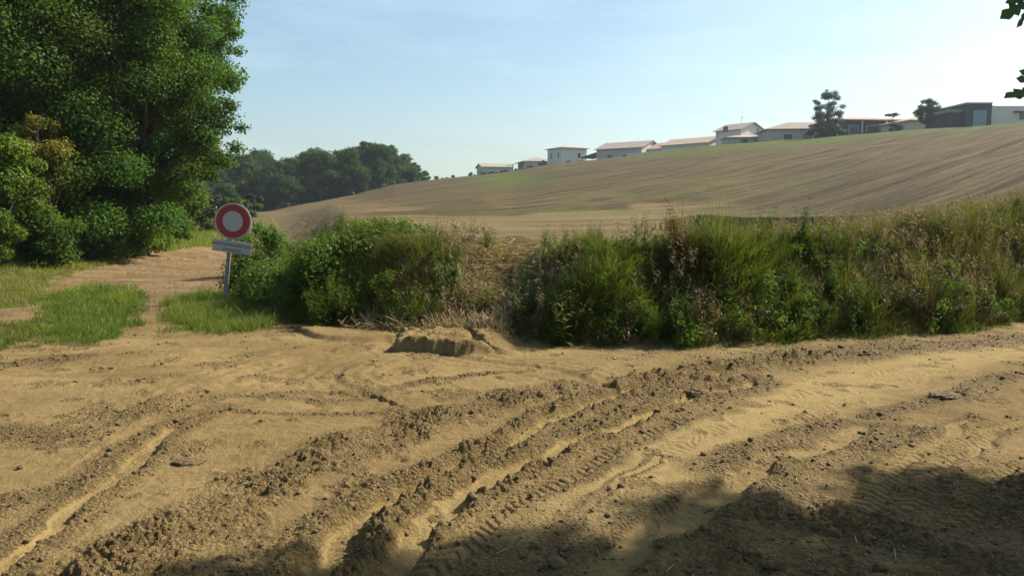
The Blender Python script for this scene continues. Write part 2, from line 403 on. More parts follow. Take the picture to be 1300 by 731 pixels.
# ------------------------------------------------------------------ ground material
def ground_material():
    m = NM('earth'); p = m.pos()
    A = m.sep(m.attr('Col')); B = m.sep(m.attr('Zone'))
    wet, pale, grass = m.math('MINIMUM', m.math('MULTIPLY', A[0], 1.1), 1.0), A[1], A[2]; fld, green, bank = B[0], B[1], B[2]
    n1 = m.noise(p, .9, 6, .6); n2 = m.noise(p, 7, 6, .65); n3 = m.noise(p, 55, 4, .7); n4 = m.noise(p, 190, 2, .6)
    mud = m.mix(m.ramp(n1, .32, .7), (.215, .146, .060), (.305, .216, .094))
    mud = m.mix(m.ramp(n2, .35, .68), m.mix(.30, mud, (.16, .108, .043)), mud)
    stain = m.ramp(m.noise(p, .35, 5, .7, 1.2), .48, .66)
    mud = m.mix(m.math('MULTIPLY', stain, .6), mud, (.145, .098, .040))
    fl = m.ramp(m.noise(m.map(p, (.35, 1.6, 1), (0, 0, R(-12))), 2.2, 5, .7, .8), .50, .64)
    mud = m.mix(m.math('MULTIPLY', fl, .42), mud, (.135, .090, .036))
    mud = m.mix(m.math('MULTIPLY', pale, .85), mud, m.mix(m.ramp(n2, .3, .7), (.275, .195, .080), (.375, .272, .116)))
    wetc = m.mix(m.ramp(n3, .3, .7), (.100, .067, .028), (.232, .160, .070))
    wf = m.math('MULTIPLY', wet, m.ramp(m.math('ADD', n2, m.math('MULTIPLY', m.math('SUBTRACT', n3, .5), .7)), .30, .52))
    mud = m.mix(wf, mud, wetc)
    mud = m.mix(m.math('MULTIPLY', m.ramp(n4, .55, .75), .5), mud, m.mix(.5, mud, (.09, .06, .03)))
    mud = m.mix(m.math('MULTIPLY', m.ramp(m.noise(p, 120, 2, .5), .68, .74), .6), mud, (.45, .37, .25))
    sandf = m.sep(m.attr('Zone2'))
    mud = m.mix(m.math('MULTIPLY', sandf[1], .75), mud, m.mix(m.ramp(m.noise(m.map(p, (.4, 2.2, 1)), 1.6, 5, .7), .36, .62), (.120, .072, .036), (.245, .165, .088)))
    turf = m.mix(m.ramp(n2, .35, .65), (.045, .055, .012), (.085, .070, .028))
    mud = m.mix(m.math('MULTIPLY', grass, m.ramp(n3, .25, .6)), mud, turf)
    bk = m.mix(m.ramp(n2, .35, .65), (.065, .052, .024), (.15, .11, .055))
    mud = m.mix(bank, mud, bk)
    # drilled field: thin furrow shadows come from the bump and from dark lines painted into the stubble, crop and soil colour
    rot = (0, 0, R(-48))
    pr = m.map(p, (1, 1, 1), (0, 0, R(-46)))
    q = m.map(pr, (.035, 1.0, 0))
    q2 = m.map(pr, (.010, .16, 0)); q3 = m.map(pr, (.02, .9, 0))
    r1 = m.noise(q, 1.5, 3, .6); r2 = m.noise(q2, 1.0, 4, .65); r3 = m.noise(q3, 1.0, 2, .5)
    soil = m.mix(m.ramp(n1, .3, .7), (.104, .069, .028), (.146, .099, .044))
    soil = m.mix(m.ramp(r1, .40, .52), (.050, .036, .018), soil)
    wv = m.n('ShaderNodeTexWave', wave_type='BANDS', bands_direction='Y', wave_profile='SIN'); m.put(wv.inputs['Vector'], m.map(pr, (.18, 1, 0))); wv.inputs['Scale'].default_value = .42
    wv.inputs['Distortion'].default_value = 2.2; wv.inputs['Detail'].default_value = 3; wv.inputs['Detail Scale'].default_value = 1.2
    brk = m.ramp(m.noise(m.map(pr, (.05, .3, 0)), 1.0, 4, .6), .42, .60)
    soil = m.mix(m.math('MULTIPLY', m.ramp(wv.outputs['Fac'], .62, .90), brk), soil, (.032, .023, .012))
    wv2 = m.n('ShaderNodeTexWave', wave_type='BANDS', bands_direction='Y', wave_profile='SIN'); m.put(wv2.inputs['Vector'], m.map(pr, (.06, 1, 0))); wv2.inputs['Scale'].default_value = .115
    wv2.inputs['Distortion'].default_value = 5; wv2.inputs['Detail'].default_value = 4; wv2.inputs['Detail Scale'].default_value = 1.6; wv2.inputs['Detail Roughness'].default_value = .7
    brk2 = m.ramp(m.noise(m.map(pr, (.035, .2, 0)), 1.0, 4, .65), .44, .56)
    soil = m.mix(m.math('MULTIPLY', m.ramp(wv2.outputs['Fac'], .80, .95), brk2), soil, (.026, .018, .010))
    stub = m.noise(p, 2.4, 6, .8)
    soil = m.mix(m.ramp(stub, .36, .66), m.mix(.45, soil, (.03, .022, .012)), m.mix(.22, soil, (.24, .18, .10)))
    soil = m.mix(m.math('MULTIPLY', m.ramp(r2, .42, .60), .22), soil, (.070, .072, .022))
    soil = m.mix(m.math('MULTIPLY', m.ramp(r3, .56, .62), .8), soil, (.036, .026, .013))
    soil = m.mix(m.math('MULTIPLY', m.ramp(r1, .60, .72), .5), soil, (.20, .155, .095))
    soil = m.mix(m.math('MULTIPLY', green, m.ramp(m.math('ADD', m.math('MULTIPLY', n2, .5), m.math('MULTIPLY', r1, .5)), .36, .60)), soil, (.070, .105, .016))
    sandf = m.sep(m.attr('Zone2'))
    soil = m.mix(m.math('MULTIPLY', sandf[0], m.ramp(m.noise(m.map(p, (.15, 1, 1)), .8, 5, .65), .3, .6)), soil, (.20, .145, .070))
    col = m.mix(fld, mud, soil)
    vo = m.n('ShaderNodeTexVoronoi'); m.put(vo.inputs['Vector'], p); vo.inputs['Scale'].default_value = 48; vo.inputs['Randomness'].default_value = 1
    crumb = m.math('MULTIPLY', m.math('SUBTRACT', 1.0, vo.outputs['Distance']), m.math('MULTIPLY', wf, 1.1))
    bmp = m.math('ADD', m.math('ADD', m.math('MULTIPLY', n3, .55), m.math('MULTIPLY', n4, .35)), crumb)
    b1 = m.bump(bmp, 1.0, .030)
    rowh = m.math('MULTIPLY', fld, m.math('ADD', m.math('MULTIPLY', r1, 1.0), m.math('MULTIPLY', n2, .5)))
    b2 = m.n('ShaderNodeBump'); m.put(b2.inputs['Height'], rowh); b2.inputs['Strength'].default_value = .8; b2.inputs['Distance'].default_value = .22
    m.t.links.new(b1, b2.inputs['Normal'])
    rough = m.ramp(wf, 0, 1, (.92,)*3, (.72,)*3)
    return m.pbr(col, rough, .08, b2.outputs[0])
GROUND = ground_material()

def build_ground():
    th = np.concatenate([np.linspace(-np.pi, R(-44), 34, endpoint=False), np.linspace(R(-44), R(44), 1180), np.linspace(R(44), np.pi, 34)[1:]])
    r = np.concatenate([np.linspace(.2, 3.0, 12, endpoint=False), 1/np.linspace(1/3.0, 1/13.5, 640, endpoint=False),
                        np.geomspace(13.5, 300, 240, endpoint=False), np.geomspace(300, 900, 10)])
    T, RR = np.meshgrid(th, r)
    x = np.sin(T)*RR; y = np.cos(T)*RR
    z, s, wet, pale, grass = terrain(x, y)
    n, mcols = x.shape
    V = np.stack([x, y, z], -1).reshape(-1, 3)
    i = np.arange(n-1)[:, None]*mcols; j = np.arange(mcols-1)[None, :]
    a = (i+j).ravel()
    Q = np.stack([a, a+1, a+1+mcols, a+mcols], -1)
    bw = 1.55+.06*np.maximum(RR-14, 0)
    field = ss(.8, 1.9, s/bw*1.0+fbm(x, y, .8, 4, 66)*.5+fbm(x, y, .12, 3, 67)*.5*ss(20, 40, y))
    bank = ss(.0, .12, s)*(1-field)
    a_ = x/np.maximum(y, 1)
    D = crest_d(np.clip(a_, -.42, 1))
    fr = y/D
    e = (z-EYE)/np.maximum(y, 1)
    low = ss(62, 30, y)*ss(.42, .1, a_)
    sand = low*(y < 75)*ss(-.25, .2, fbm(x*.5, y*.18, .35, 3, 7)+1.5*ss(38, 26, y)-.15)
    sand = np.maximum(sand, .95*ss(30, 20, y)*ss(.45, .3, a_))
    blob = lambda cx, cy, rx, ry: np.exp(-((a_-cx)/rx)**2-((e-cy)/ry)**2)
    gr = ss(-.02, .1, a_-.12)*ss(.013, .006, crest_e(np.clip(a_, -.42, 1))-e+.004*fbm(x, y, .05, 2, 19))*(y > 40)
    gr = np.maximum(gr, blob(-.0, .036, .05, .009)*1.2)
    gr = np.maximum(gr, 1.0*blob(.16, -.007, .20, .006)); gr = np.maximum(gr, .2*blob(.25, .03, .2, .02))
    gr = np.maximum(gr, ss(1.0, 1.05, fr)*.9)
    gr = np.clip(gr+.18*fbm(x, y, .07, 3, 9), 0, 1)
    col = np.stack([wet, pale, grass], -1).reshape(-1, 3)
    zone = np.stack([field, gr*field, bank], -1).reshape(-1, 3)
    trackm = ss(-2.5, -4, x)*ss(10.5, 12.5, y)*(1-field)
    z2 = np.stack([sand, trackm, sand*0], -1).reshape(-1, 3)
    me = quads('ground', V, Q, True, col, extra={'Zone': zone, 'Zone2': z2})
    o = link('ground', me, None, GROUND)
    tag(o, kind='structure')
    return o
build_ground()

# ------------------------------------------------------------------ vegetation generators
def blades(P0, h, w, lean, col, lv=3, seed=0, curl=.5, ldir=None):
    """curved grass blades as strips; P0 (N,3)"""
    rg = np.random.default_rng(seed); N = len(P0)
    az = rg.uniform(0, 2*np.pi, N) if ldir is None else ldir
    fz = rg.uniform(0, np.pi, N)
    d = np.stack([np.cos(az), np.sin(az), np.zeros(N)], -1); wv = np.stack([np.cos(fz), np.sin(fz), np.zeros(N)], -1)
    V = np.zeros((N, (lv+1)*2, 3))
    for k in range(lv+1):
        t = k/lv
        c = P0+d*(h*lean*(t**(1+curl)))[:, None]+np.array([0, 0, 1.0])*(h*(t-lean*.35*t*t))[:, None]
        ww = (w*(1-t**1.6)*.5+w*.04)[:, None]
        V[:, 2*k] = c-wv*ww; V[:, 2*k+1] = c+wv*ww
    base = (np.arange(N)*(lv+1)*2)[:, None]
    Q = np.concatenate([np.stack([base[:, 0]+2*k, base[:, 0]+2*k+1, base[:, 0]+2*k+3, base[:, 0]+2*k+2], -1) for k in range(lv)])
    C = np.repeat(col[:, None, :], (lv+1)*2, 1)
    return V.reshape(-1, 3), Q, C.reshape(-1, 3)
def leaf_cloud(clumps, n, size, seed=0, flat=.7, tint=.25, shell=.45, wid=.34):
    rg = np.random.default_rng(seed); C = np.array([c[:3] for c in clumps]); Rr = np.array([c[3] for c in clumps])
    pr = Rr**2.2; pr = pr/pr.sum(); k = rg.choice(len(clumps), n, p=pr)
    d = rg.normal(size=(n, 3)); d /= np.linalg.norm(d, axis=1)[:, None]
    rad = Rr[k]*rg.uniform(0, 1, n)**shell*rg.uniform(.8, 1.12, n)
    off = d*rad[:, None]; off[:, 2] *= flat
    c = C[k]+off
    nrm = d*.7+rg.normal(size=(n, 3))*.55+np.array([0, 0, .45]); nrm /= np.linalg.norm(nrm, axis=1)[:, None]
    t = rg.normal(size=(n, 3)); t -= nrm*(t*nrm).sum(1)[:, None]; t /= np.linalg.norm(t, axis=1)[:, None]
    b = np.cross(nrm, t)
    L_ = (size*rg.uniform(.6, 1.3, n))[:, None]; W = L_*wid
    V = np.stack([c-t*L_*.5, c+b*W+nrm*L_*.08, c+t*L_*.5, c-b*W+nrm*L_*.08], 1)
    Q = np.arange(n*4).reshape(n, 4)
    cl = rg.uniform(1-tint, 1+tint, len(clumps))[k]*rg.uniform(.75, 1.25, n)
    hue = rg.normal(0, .08, n)+rg.normal(0, .08, len(clumps))[k]
    col = np.stack([cl*(1+hue), cl, cl*(1-hue)], -1)
    return V.reshape(-1, 3), Q, np.repeat(col[:, None], 4, 1).reshape(-1, 3)
def crown_clumps(rg, H, rad, zlo, n, rmin, rmax, squash=1.0, power=1.0, lop=None):
    """clumps spread in an egg-shaped crown with an uneven outline"""
    out = []
    zc = (H+zlo)/2; hz = (H-zlo)/2
    for i in range(n):
        u = rg.uniform(-1, 1); th = rg.uniform(0, 2*np.pi)
        prof = math.sqrt(max(0, 1-abs(u)**2.3))*power
        q = rg.uniform(.25, 1)**.5
        r = rg.uniform(rmin, rmax)*(1-.25*abs(u))
        rr = (rad-r*.7)*prof*q*(1+.18*math.sin(3*th+i*.1)+rg.uniform(-.12, .12))
        x, y = rr*math.cos(th), rr*math.sin(th)
        if lop: x += lop*(u+.2)
        out.append((x, y, zc+u*(hz-r*.6), r))
    return out
BARK = plain('bark', (.12, .095, .07), .95, .35, 9, .1, bump=.8)
def wood_mesh(rg, H, clumps, r0, zl, nlimb, wob=.25):
    mb = MB(); top = H*.82
    tp = []; n = 7
    for i in range(n):
        t = i/(n-1); tp.append((wob*math.sin(t*3+rg.uniform(0, .5))*t, wob*math.cos(t*2.3)*t-wob*t, -.15+t*top))
    mb.tube(tp, [r0*(1.25 if i == 0 else 1)*(1-.85*i/(n-1)) for i in range(n)], 9)
    idx = rg.permutation(len(clumps))[:nlimb]
    for j in idx:
        c = Vector(clumps[j][:3]); t = min(.9, max(.12, (c.z*.62-.2)/top)); k = t*(n-1); a = int(k); f = k-a
        s0 = Vector(tp[a]).lerp(Vector(tp[min(a+1, n-1)]), f)
        mid = s0.lerp(c, .5)+Vector((rg.uniform(-.2, .2), rg.uniform(-.2, .2), rg.uniform(0, .35)))
        rr = r0*(1-.8*t)*.42
        mb.tube([s0, mid, c], [rr, rr*.6, rr*.18], 6)
    return mb.mesh('trunk', True)
def make_tree(name, loc, H, rad, zlo, n, rmin, rmax, leaves, size, mat, seed, label, cat, group=None, r0=None, nl=None, extra=None, flat=.7, lop=None, power=1.0, rz=0, shell=.68):
    rg = np.random.default_rng(seed)
    cl = crown_clumps(rg, H, rad, zlo, n, rmin, rmax, lop=lop, power=power)
    if extra: cl += extra
    root = empty(name, loc, rz, label=label, cat=cat, group=group)
    V, Q, C = leaf_cloud(cl, leaves, size, seed, flat, shell=shell)
    link('crown', quads('crown', V, Q, False, C), root, mat)
    link('trunk', wood_mesh(rg, H, cl, r0 or H*.022, 0, nl if nl is not None else min(n, 26)), root, BARK)
    return root
def copy_tree(root, loc, rz, sc, label=None, group=None):
    r = root.copy(); SC.collection.objects.link(r); r.location = loc; r.rotation_euler = (0, 0, rz); r.scale = sc
    if label: r['label'] = label
    if group: r['group'] = group
    for ch in list(root.children):
        c = ch.copy(); SC.collection.objects.link(c); c.parent = r
    return r
OAK = leaf_mat('oak_leaves', (.066, .120, .018), .5, .12)
OAK_L = leaf_mat('bright_leaves', (.105, .165, .016), .5)
WOODM = leaf_mat('wood_leaves', (.042, .082, .024), .38, .1)
OLIVE = leaf_mat('pale_leaves', (.055, .080, .044), .35)
YELLOW = leaf_mat('yellowing_leaves', (.16, .15, .018), .4)
GRASS = leaf_mat('grass_blades', (.6, .6, .6), .5, .15)
DRY = leaf_mat('dry_stems', (.55, .55, .55), .25, .1)
CLOD = plain('dark_mud', (.115, .079, .036), .85, .5, 40, .25, bump=.6)

# ------------------------------------------------------------------ the trees on the left
def at(px, Y): return ray(px, 300)[0]*Y
def T(name, px, Y, *a, dz=0, **k):
    x = at(px, Y); return make_tree(name, (x, Y, tz(x, Y)-.05+dz), *a, **k)
T('oak_tree', 172, 24, 12.5, 3.1, .9, 115, .6, 1.1, 190000, .088, OAK, 1, 'tall oak nearest the sandy track, side branches reaching against the sky', 'tree', r0=.26,
  extra=[(2.6, .5, 6.4, .5), (3.1, .3, 6.7, .35), (3.2, -.4, 5.2, .45), (2.9, .2, 4.6, .4), (2.9, 1, 7.9, .5), (3.3, .6, 8.3, .35), (2.5, -.6, 3.6, .55), (2.2, -1, 2.6, .6), (3.35, -.2, 6.1, .3), (3.3, .1, 3.9, .3), (2.9, .4, 9.2, .4), (2.3, -.3, 3.0, .7), (2.9, -.4, 2.9, .5), (1.9, -.8, 1.9, .6), (3.2, -.2, 3.3, .35), (2.6, 0, 4.0, .6), (3.0, .2, 7.3, .5), (2.6, .3, 8.8, .6), (2.2, .2, 5.7, .7), (0, -2.6, 4.2, 1), (.8, -2.4, 2.6, .9), (-.8, -2.5, 2.2, .9), (.2, -2.8, 6, 1), (-1.2, -2.2, 5, 1), (1.4, -2, 4.9, .9), (0, -2.3, 1.1, .9), (1.5, -1.6, 1.2, .8)])
T('oak_tree', 72, 23.2, 13, 3.4, .6, 110, .7, 1.2, 150000, .10, OAK, 2, 'broad dark oak in the middle of the left wood edge', 'tree', r0=.28, extra=[(0, -2.8, 3.2, 1.1), (1.6, -2.4, 2.4, 1), (-1.4, -2.6, 4.4, 1.1), (1.2, -2.7, 5, 1.1), (0, -2.8, 1.3, 1), (2, -1.8, 1.1, .9), (.2, -2.9, 6, 1), (2.3, -1.8, 3.6, 1), (-1.8, -2.2, 1.6, 1)])
T('oak_tree', -75, 23, 13, 3.8, .5, 90, .8, 1.3, 90000, .13, OAK, 3, 'oak at the left edge behind the yellow-green bush', 'tree', r0=.28)
T('oak_tree', 120, 30, 15, 4.4, .8, 85, .8, 1.4, 55000, .20, OAK, 4, 'taller oak standing behind the first row above the track', 'tree', r0=.3)
T('oak_tree', 215, 34, 13.5, 3.5, .8, 70, .7, 1.2, 45000, .20, OAK, 5, 'oak farther along the track, partly hidden behind the nearest oak', 'tree', r0=.28)
T('oak_tree', -10, 30, 16, 5, .8, 80, .9, 1.5, 45000, .22, OAK, 6, 'high oak at the back of the left wood beyond the broad dark one', 'tree', r0=.3)
T('green_bush', -8, 18.5, 3.4, 1.25, .1, 46, .28, .5, 26000, .085, OAK_L, 7, 'tall yellow-green bush at the left edge of the photo beside the verge', 'bush', r0=.05)
T('green_bush', 22, 19.5, 2.1, .8, .05, 26, .22, .4, 12000, .085, OAK_L, 77, 'lower yellow-green bush just right of the tall one at the left edge', 'bush', r0=.04)
T('yellowing_tree', 62, 20.3, 3.9, .75, 1.9, 34, .22, .42, 9000, .07, YELLOW, 8, 'thin tree with yellow-brown foliage against the dark oaks', 'tree', r0=.045)
bs = [(60, 19.4, 1.9, .8, OAK), (85, 21.3, 1.3, .9, OAK), (122, 22, 1.5, 1.0, OAK), (158, 23.2, 1.9, 1.05, OAK_L), (186, 24.5, 2.0, 1.0, OAK_L), (45, 20.4, 1.2, .8, OAK), (208, 30, 1.7, 1.2, OAK)]
lb = ['leafy bush under the yellow-brown tree, just right of the yellow-green bushes', 'dark low bush under the broad oak, second from the left along the verge', 'low dark bush between the oaks where the verge narrows', 'light leafy bush at the foot of the nearest oak',
      'rounded light green bush at the bend of the grass verge', 'dark low bush behind the foot of the yellow-brown tree', 'bush beyond the bend, at the start of the bright strip of grass']
for i, (px, Y, H, r, m_) in enumerate(bs):
    T('verge_bush', px, Y, H, r, .0, 30, .3, .6, 12000, .08, m_, 20+i, lb[i], 'bush', group='bushes along the left wood edge', r0=.035, nl=10, shell=1.0)
ws = [(222, 44, 1.5, 1.3), (248, 50, 1.7, 1.5), (276, 46, 1.5, 1.6), (205, 52, 1.8, 1.6), (300, 56, 1.8, 1.8)]
lw = ['loose pale shrub left of the others beyond the bright grass', 'loose shrub in front of the dark clipped hedge', 'shrub half hidden by the round sign', 'shrub below the hanging oak branches beyond the track',
      'shrub behind the sign at the end of the field']
for i, (px, Y, H, r) in enumerate(ws):
    T('loose_shrub', px, Y, H, r, .0, 22, .3, .55, 5000, .16, leaf_mat('shrub_leaves', (.065, .095, .018), .4), 40+i, lw[i], 'shrub', group='shrubs beyond the grass strip', r0=.04, nl=8)
# clipped hedge
def hedge():
    cl = []; rg = np.random.default_rng(5)
    for i in range(70):
        cl.append((rg.uniform(-5, 5), rg.uniform(-.5, .5), rg.uniform(.3, 1.65), rg.uniform(.35, .5)))
    x = at(262, 72); root = empty('clipped_hedge', (x, 72, tz(x, 72)), 0, label='dark clipped hedge with a flat paler top across the end of the track', cat='hedge')
    V, Q, C = leaf_cloud(cl, 22000, .16, 5); link('foliage', quads('foliage', V, Q, False, C), root, leaf_mat('hedge_leaves', (.040, .040, .020), .25))
    mb = MB()
    for i in range(14): mb.tube([(-4.6+i*.7, 0, -.1), (-4.5+i*.7, .1, 1.2)], [.05, .02], 5)
    mb.build('stem', BARK, root)
hedge()

# ------------------------------------------------------------------ the far wood
protos = []
for i in range(4):
    protos.append(make_tree('wood_tree', (0, 0, 0), 11, 4.4, -.6, 72, 1.2, 2.0, 20000, .36, WOODM, 60+i, 'x', 'tree', group='trees of the far wood', r0=.25, nl=12))
wspec = [(292, 150, 192), (312, 146, 193), (335, 152, 191), (352, 144, 200), (372, 148, 197), (392, 153, 190), (410, 150, 188), (428, 156, 188), (446, 152, 184),
         (466, 160, 177), (484, 158, 179), (500, 163, 181), (514, 168, 192), (527, 172, 203), (540, 178, 213), (330, 168, 187), (405, 172, 186), (470, 176, 180),
         (268, 140, 205), (248, 138, 200), (226, 132, 196), (200, 128, 195), (170, 124, 190), (140, 120, 185), (105, 118, 180), (70, 116, 175), (30, 112, 170), (-15, 110, 165), (-60, 110, 160), (-110, 108, 155), (-170, 105, 150),
         (236, 96, 236), (262, 104, 232), (285, 112, 228)]
wl = ['far wood tree {}'.format(i) for i in range(len(wspec))]
def ordinal(n): return ['first', 'second', 'third', 'fourth', 'fifth', 'sixth', 'seventh', 'eighth', 'ninth', 'tenth', 'eleventh', 'twelfth', 'thirteenth', 'fourteenth', 'fifteenth', 'sixteenth', 'seventeenth', 'eighteenth', 'nineteenth'][n]
special = {0: 'dark tree of the far wood just above and right of the round sign', 9: 'tallest dark tree of the far wood, at its rounded summit', 14: 'lowest tree of the far wood, at its right end against the sky',
           13: 'paler tree second from the right end of the far wood', 12: 'tree on the right shoulder of the far wood, third from its right end', 15: 'back row tree of the far wood behind its left part', 16: 'back row tree of the far wood behind its middle',
           17: 'back row tree of the far wood behind its summit', 31: 'dark low tree in the gap behind the hedge, left one of three', 32: 'dark low tree in the gap behind the hedge, middle one of three', 33: 'dark low tree in the gap behind the hedge, right one of three'}
rg = np.random.default_rng(3)
for i, (px, Y, ytop) in enumerate(wspec):
    x = at(px, Y); zb = tz(x, Y); zt = EYE+ray(px, ytop)[1]*Y
    hs = (zt-zb)/11*1.04
    if special.get(i): lab = special[i]
    elif i < 15: lab = '%s tree from the left in the front row of the far wood below the skyline' % ordinal(i)
    else: lab = '%s tree leftwards from the hedge in the wood seen behind the big oaks' % ordinal(i-18)
    s2 = hs*rg.uniform(.85, 1.15)*(1.0 if i < 15 else 1.15)
    if i < 4: o = protos[i]; o.location = (x, Y, zb-.7); o.rotation_euler = (0, 0, rg.uniform(0, 6)); o.scale = (s2, s2, hs); o['label'] = lab
    else: copy_tree(protos[i % 4], (x, Y, zb-.7), rg.uniform(0, 6), (s2, s2, hs), lab)

# ------------------------------------------------------------------ houses on the crest
WALL = plain('render_wall', (.60, .53, .46), .9, .06, 1.2, .1)
WALLW = plain('white_wall', (.62, .585, .535), .9, .05, 1.2, .1)
WALLD = plain('grey_and_shaded_wall', (.44, .40, .36), .9, .1, 1.2, .1)
DARKW = plain('dark_cladding_and_shade', (.045, .047, .055), .7, .15, 2, .2)
GLASS = plain('window_glass', (.05, .06, .07), .15, .1, 1, .5)
DOORB = plain('garage_door', (.20, .27, .34), .5, .05, 1, .3)
WOODP = plain('dark_timber', (.09, .07, .055), .8, .2, 3, .2)
def tile_mat(name, a, b):
    m = NM(name); p = m.pos()
    w = m.n('ShaderNodeTexWave', wave_type='BANDS', bands_direction='X'); m.put(w.inputs['Vector'], p); w.inputs['Scale'].default_value = 1.6
    n = m.noise(p, 2.5, 4, .6)
    return m.pbr(m.mix(m.ramp(n, .3, .7), a, b), .9, .1, m.bump(w.outputs['Fac'], .6, .05))
TILE = tile_mat('roof_tile', (.33, .26, .205), (.43, .345, .28))
TILEG = tile_mat('grey_roof_tile', (.25, .21, .18), (.33, .28, .24))
TILER = tile_mat('red_roof_tile', (.33, .24, .185), (.41, .31, .24))
def gable(mb, w, d, ze, zr, ov=.45, th=.14, along='x'):
    """two roof slabs; ridge along x or y"""
    if along == 'x':
        for sg in (-1, 1):
            y0 = sg*(d/2+ov); ze2 = ze-(zr-ze)*ov/(d/2)
            v = [(-w/2-ov, y0, ze2), (w/2+ov, y0, ze2), (w/2+ov, 0, zr), (-w/2-ov, 0, zr)]
            mb.add(v+[(a, b, c+th) for a, b, c in v], [(0, 1, 2, 3), (7, 6, 5, 4), (0, 4, 5, 1), (1, 5, 6, 2), (2, 6, 7, 3), (3, 7, 4, 0)])
    else:
        for sg in (-1, 1):
            x0 = sg*(w/2+ov); ze2 = ze-(zr-ze)*ov/(w/2)
            v = [(x0, -d/2-ov, ze2), (0, -d/2-ov, zr), (0, d/2+ov, zr), (x0, d/2+ov, ze2)]
            mb.add(v+[(a, b, c+th) for a, b, c in v], [(0, 1, 2, 3), (7, 6, 5, 4), (0, 4, 5, 1), (1, 5, 6, 2), (2, 6, 7, 3), (3, 7, 4, 0)])
def hip(mb, w, d, ze, zr, ov=.5, th=.14):
    W = w/2+ov; D_ = d/2+ov; r = max(W-D_, .05); ry = max(D_-W, .05)
    v = [(-W, -D_, ze), (W, -D_, ze), (W, D_, ze), (-W, D_, ze)]
    v2 = [(a, b, c+th) for a, b, c in v]
    if W >= D_: t = [(-r, 0, zr), (r, 0, zr)]; f = [(4, 5, 9, 8), (5, 6, 9), (6, 7, 8, 9), (7, 4, 8)]
    else: t = [(0, -ry, zr), (0, ry, zr)]; f = [(4, 5, 8), (5, 6, 9, 8), (6, 7, 9), (7, 4, 8, 9)]
    mb.add(v+v2+t, [(0, 3, 2, 1), (0, 1, 5, 4), (1, 2, 6, 5), (2, 3, 7, 6), (3, 0, 4, 7)]+f)
def walls_mesh(w, d, ze, zr=None, along='x'):
    mb = MB(); mb.box(-w/2, w/2, -d/2, d/2, -3.5, ze)
    if zr:
        if along == 'x':
            for sx in (-1, 1):
                x0, x1 = sx*w/2, sx*(w/2-.25)
                mb.add([(x0, -d/2, ze), (x0, d/2, ze), (x0, 0, zr-.02), (x1, -d/2, ze), (x1, d/2, ze), (x1, 0, zr-.02)], [(0, 1, 2), (3, 5, 4), (0, 3, 4, 1), (1, 4, 5, 2), (2, 5, 3, 0)])
        else:
            for sy in (-1, 1):
                y0, y1 = sy*d/2, sy*(d/2-.25)
                mb.add([(-w/2, y0, ze), (w/2, y0, ze), (0, y0, zr-.02), (-w/2, y1, ze), (w/2, y1, ze), (0, y1, zr-.02)], [(0, 1, 2), (3, 5, 4), (0, 3, 4, 1), (1, 4, 5, 2), (2, 5, 3, 0)])
    return mb
def window(root, face, u, z, w, h, W, D_):
    """face: f (front -y), l (-x), r (+x); u offset along the face"""
    def place(mb, a0, a1, z0, z1, out0, out1):
        if face == 'f': mb.box(a0, a1, -D_/2-out1, -D_/2-out0, z0, z1)
        elif face == 'l': mb.box(-W/2-out1, -W/2-out0, a0, a1, z0, z1)
        else: mb.box(W/2+out0, W/2+out1, a0, a1, z0, z1)
    mb = MB(); t = .09
    for q in ((u-w/2-t, u+w/2+t, z-t, z, ), (u-w/2-t, u+w/2+t, z+h, z+h+t), (u-w/2-t, u-w/2, z, z+h), (u+w/2, u+w/2+t, z, z+h)):
        place(mb, *q, .0, .06)
    fr = mb.build('window', WALLW, root)
    g = MB(); place(g, u-w/2, u+w/2, z, z+h, .002, .03); g.build('pane', GLASS, fr)
def house(px, D_, label, w, d, py_eave, py_peak, yaw=0, roof='gable', along='x', wall=None, tile=None, wins=(), chim=None, name='house', sink=0.0, ov=.45):
    x = at(px, D_); zb = tz(x, D_)-sink
    ze = EYE+ray(px, py_eave)[1]*D_-zb; zr = EYE+ray(px, py_peak)[1]*D_-zb
    root = empty(name, (x, D_, zb), R(yaw), label=label, cat='house')
    walls_mesh(w, d, ze, zr if roof == 'gable' else None, along).build('wall', wall or WALL, root)
    mb = MB()
    if roof == 'gable': gable(mb, w, d, ze, zr, ov, along=along)
    else: hip(mb, w, d, ze, zr, ov)
    rf = mb.build('roof', tile or TILE, root)
    for f, u, z, ww, hh in wins: window(root, f, u, z, ww, hh, w, d)
    if chim:
        cx, cy, top = chim
        c = MB(); c.box(cx-.3, cx+.3, cy-.3, cy+.3, ze, zr+top); c.box(cx-.38, cx+.38, cy-.38, cy+.38, zr+top, zr+top+.12); c.build('chimney', WALL, rf)
    return root, ze, zr
house(628, 235, 'low house farthest left on the crest, grey roof behind garden shrubs', 9, 8, 213, 208.6, yaw=15, along='x', wall=WALLD, tile=TILEG, wins=(('f', -2, 1.0, 1.2, 1.1), ('f', 2, 1.0, 1.2, 1.1)), chim=(-3, .5, .1))
r, ze, zr = house(680, 222, 'low house with a hipped grey roof and an open veranda on its left', 8.5, 8, 206.5, 200, yaw=12, roof='hip', wall=WALLD, tile=TILEG, wins=(('f', -1.5, 1.2, 1.4, 1.2), ('f', 2.2, 1.2, 1.2, 1.2)))
mb = MB(); mb.add([(-7.6, -3.5, ze-1.0), (-4.0, -3.5, ze+.1), (-4.0, 3.5, ze+.1), (-7.6, 3.5, ze-1.0), (-7.6, -3.5, ze-.85), (-4.0, -3.5, ze+.25), (-4.0, 3.5, ze+.25), (-7.6, 3.5, ze-.85)],
    [(0, 3, 2, 1), (4, 5, 6, 7), (0, 1, 5, 4), (1, 2, 6, 5), (2, 3, 7, 6), (3, 0, 4, 7)]); mb.build('veranda_roof', TILEG, r)
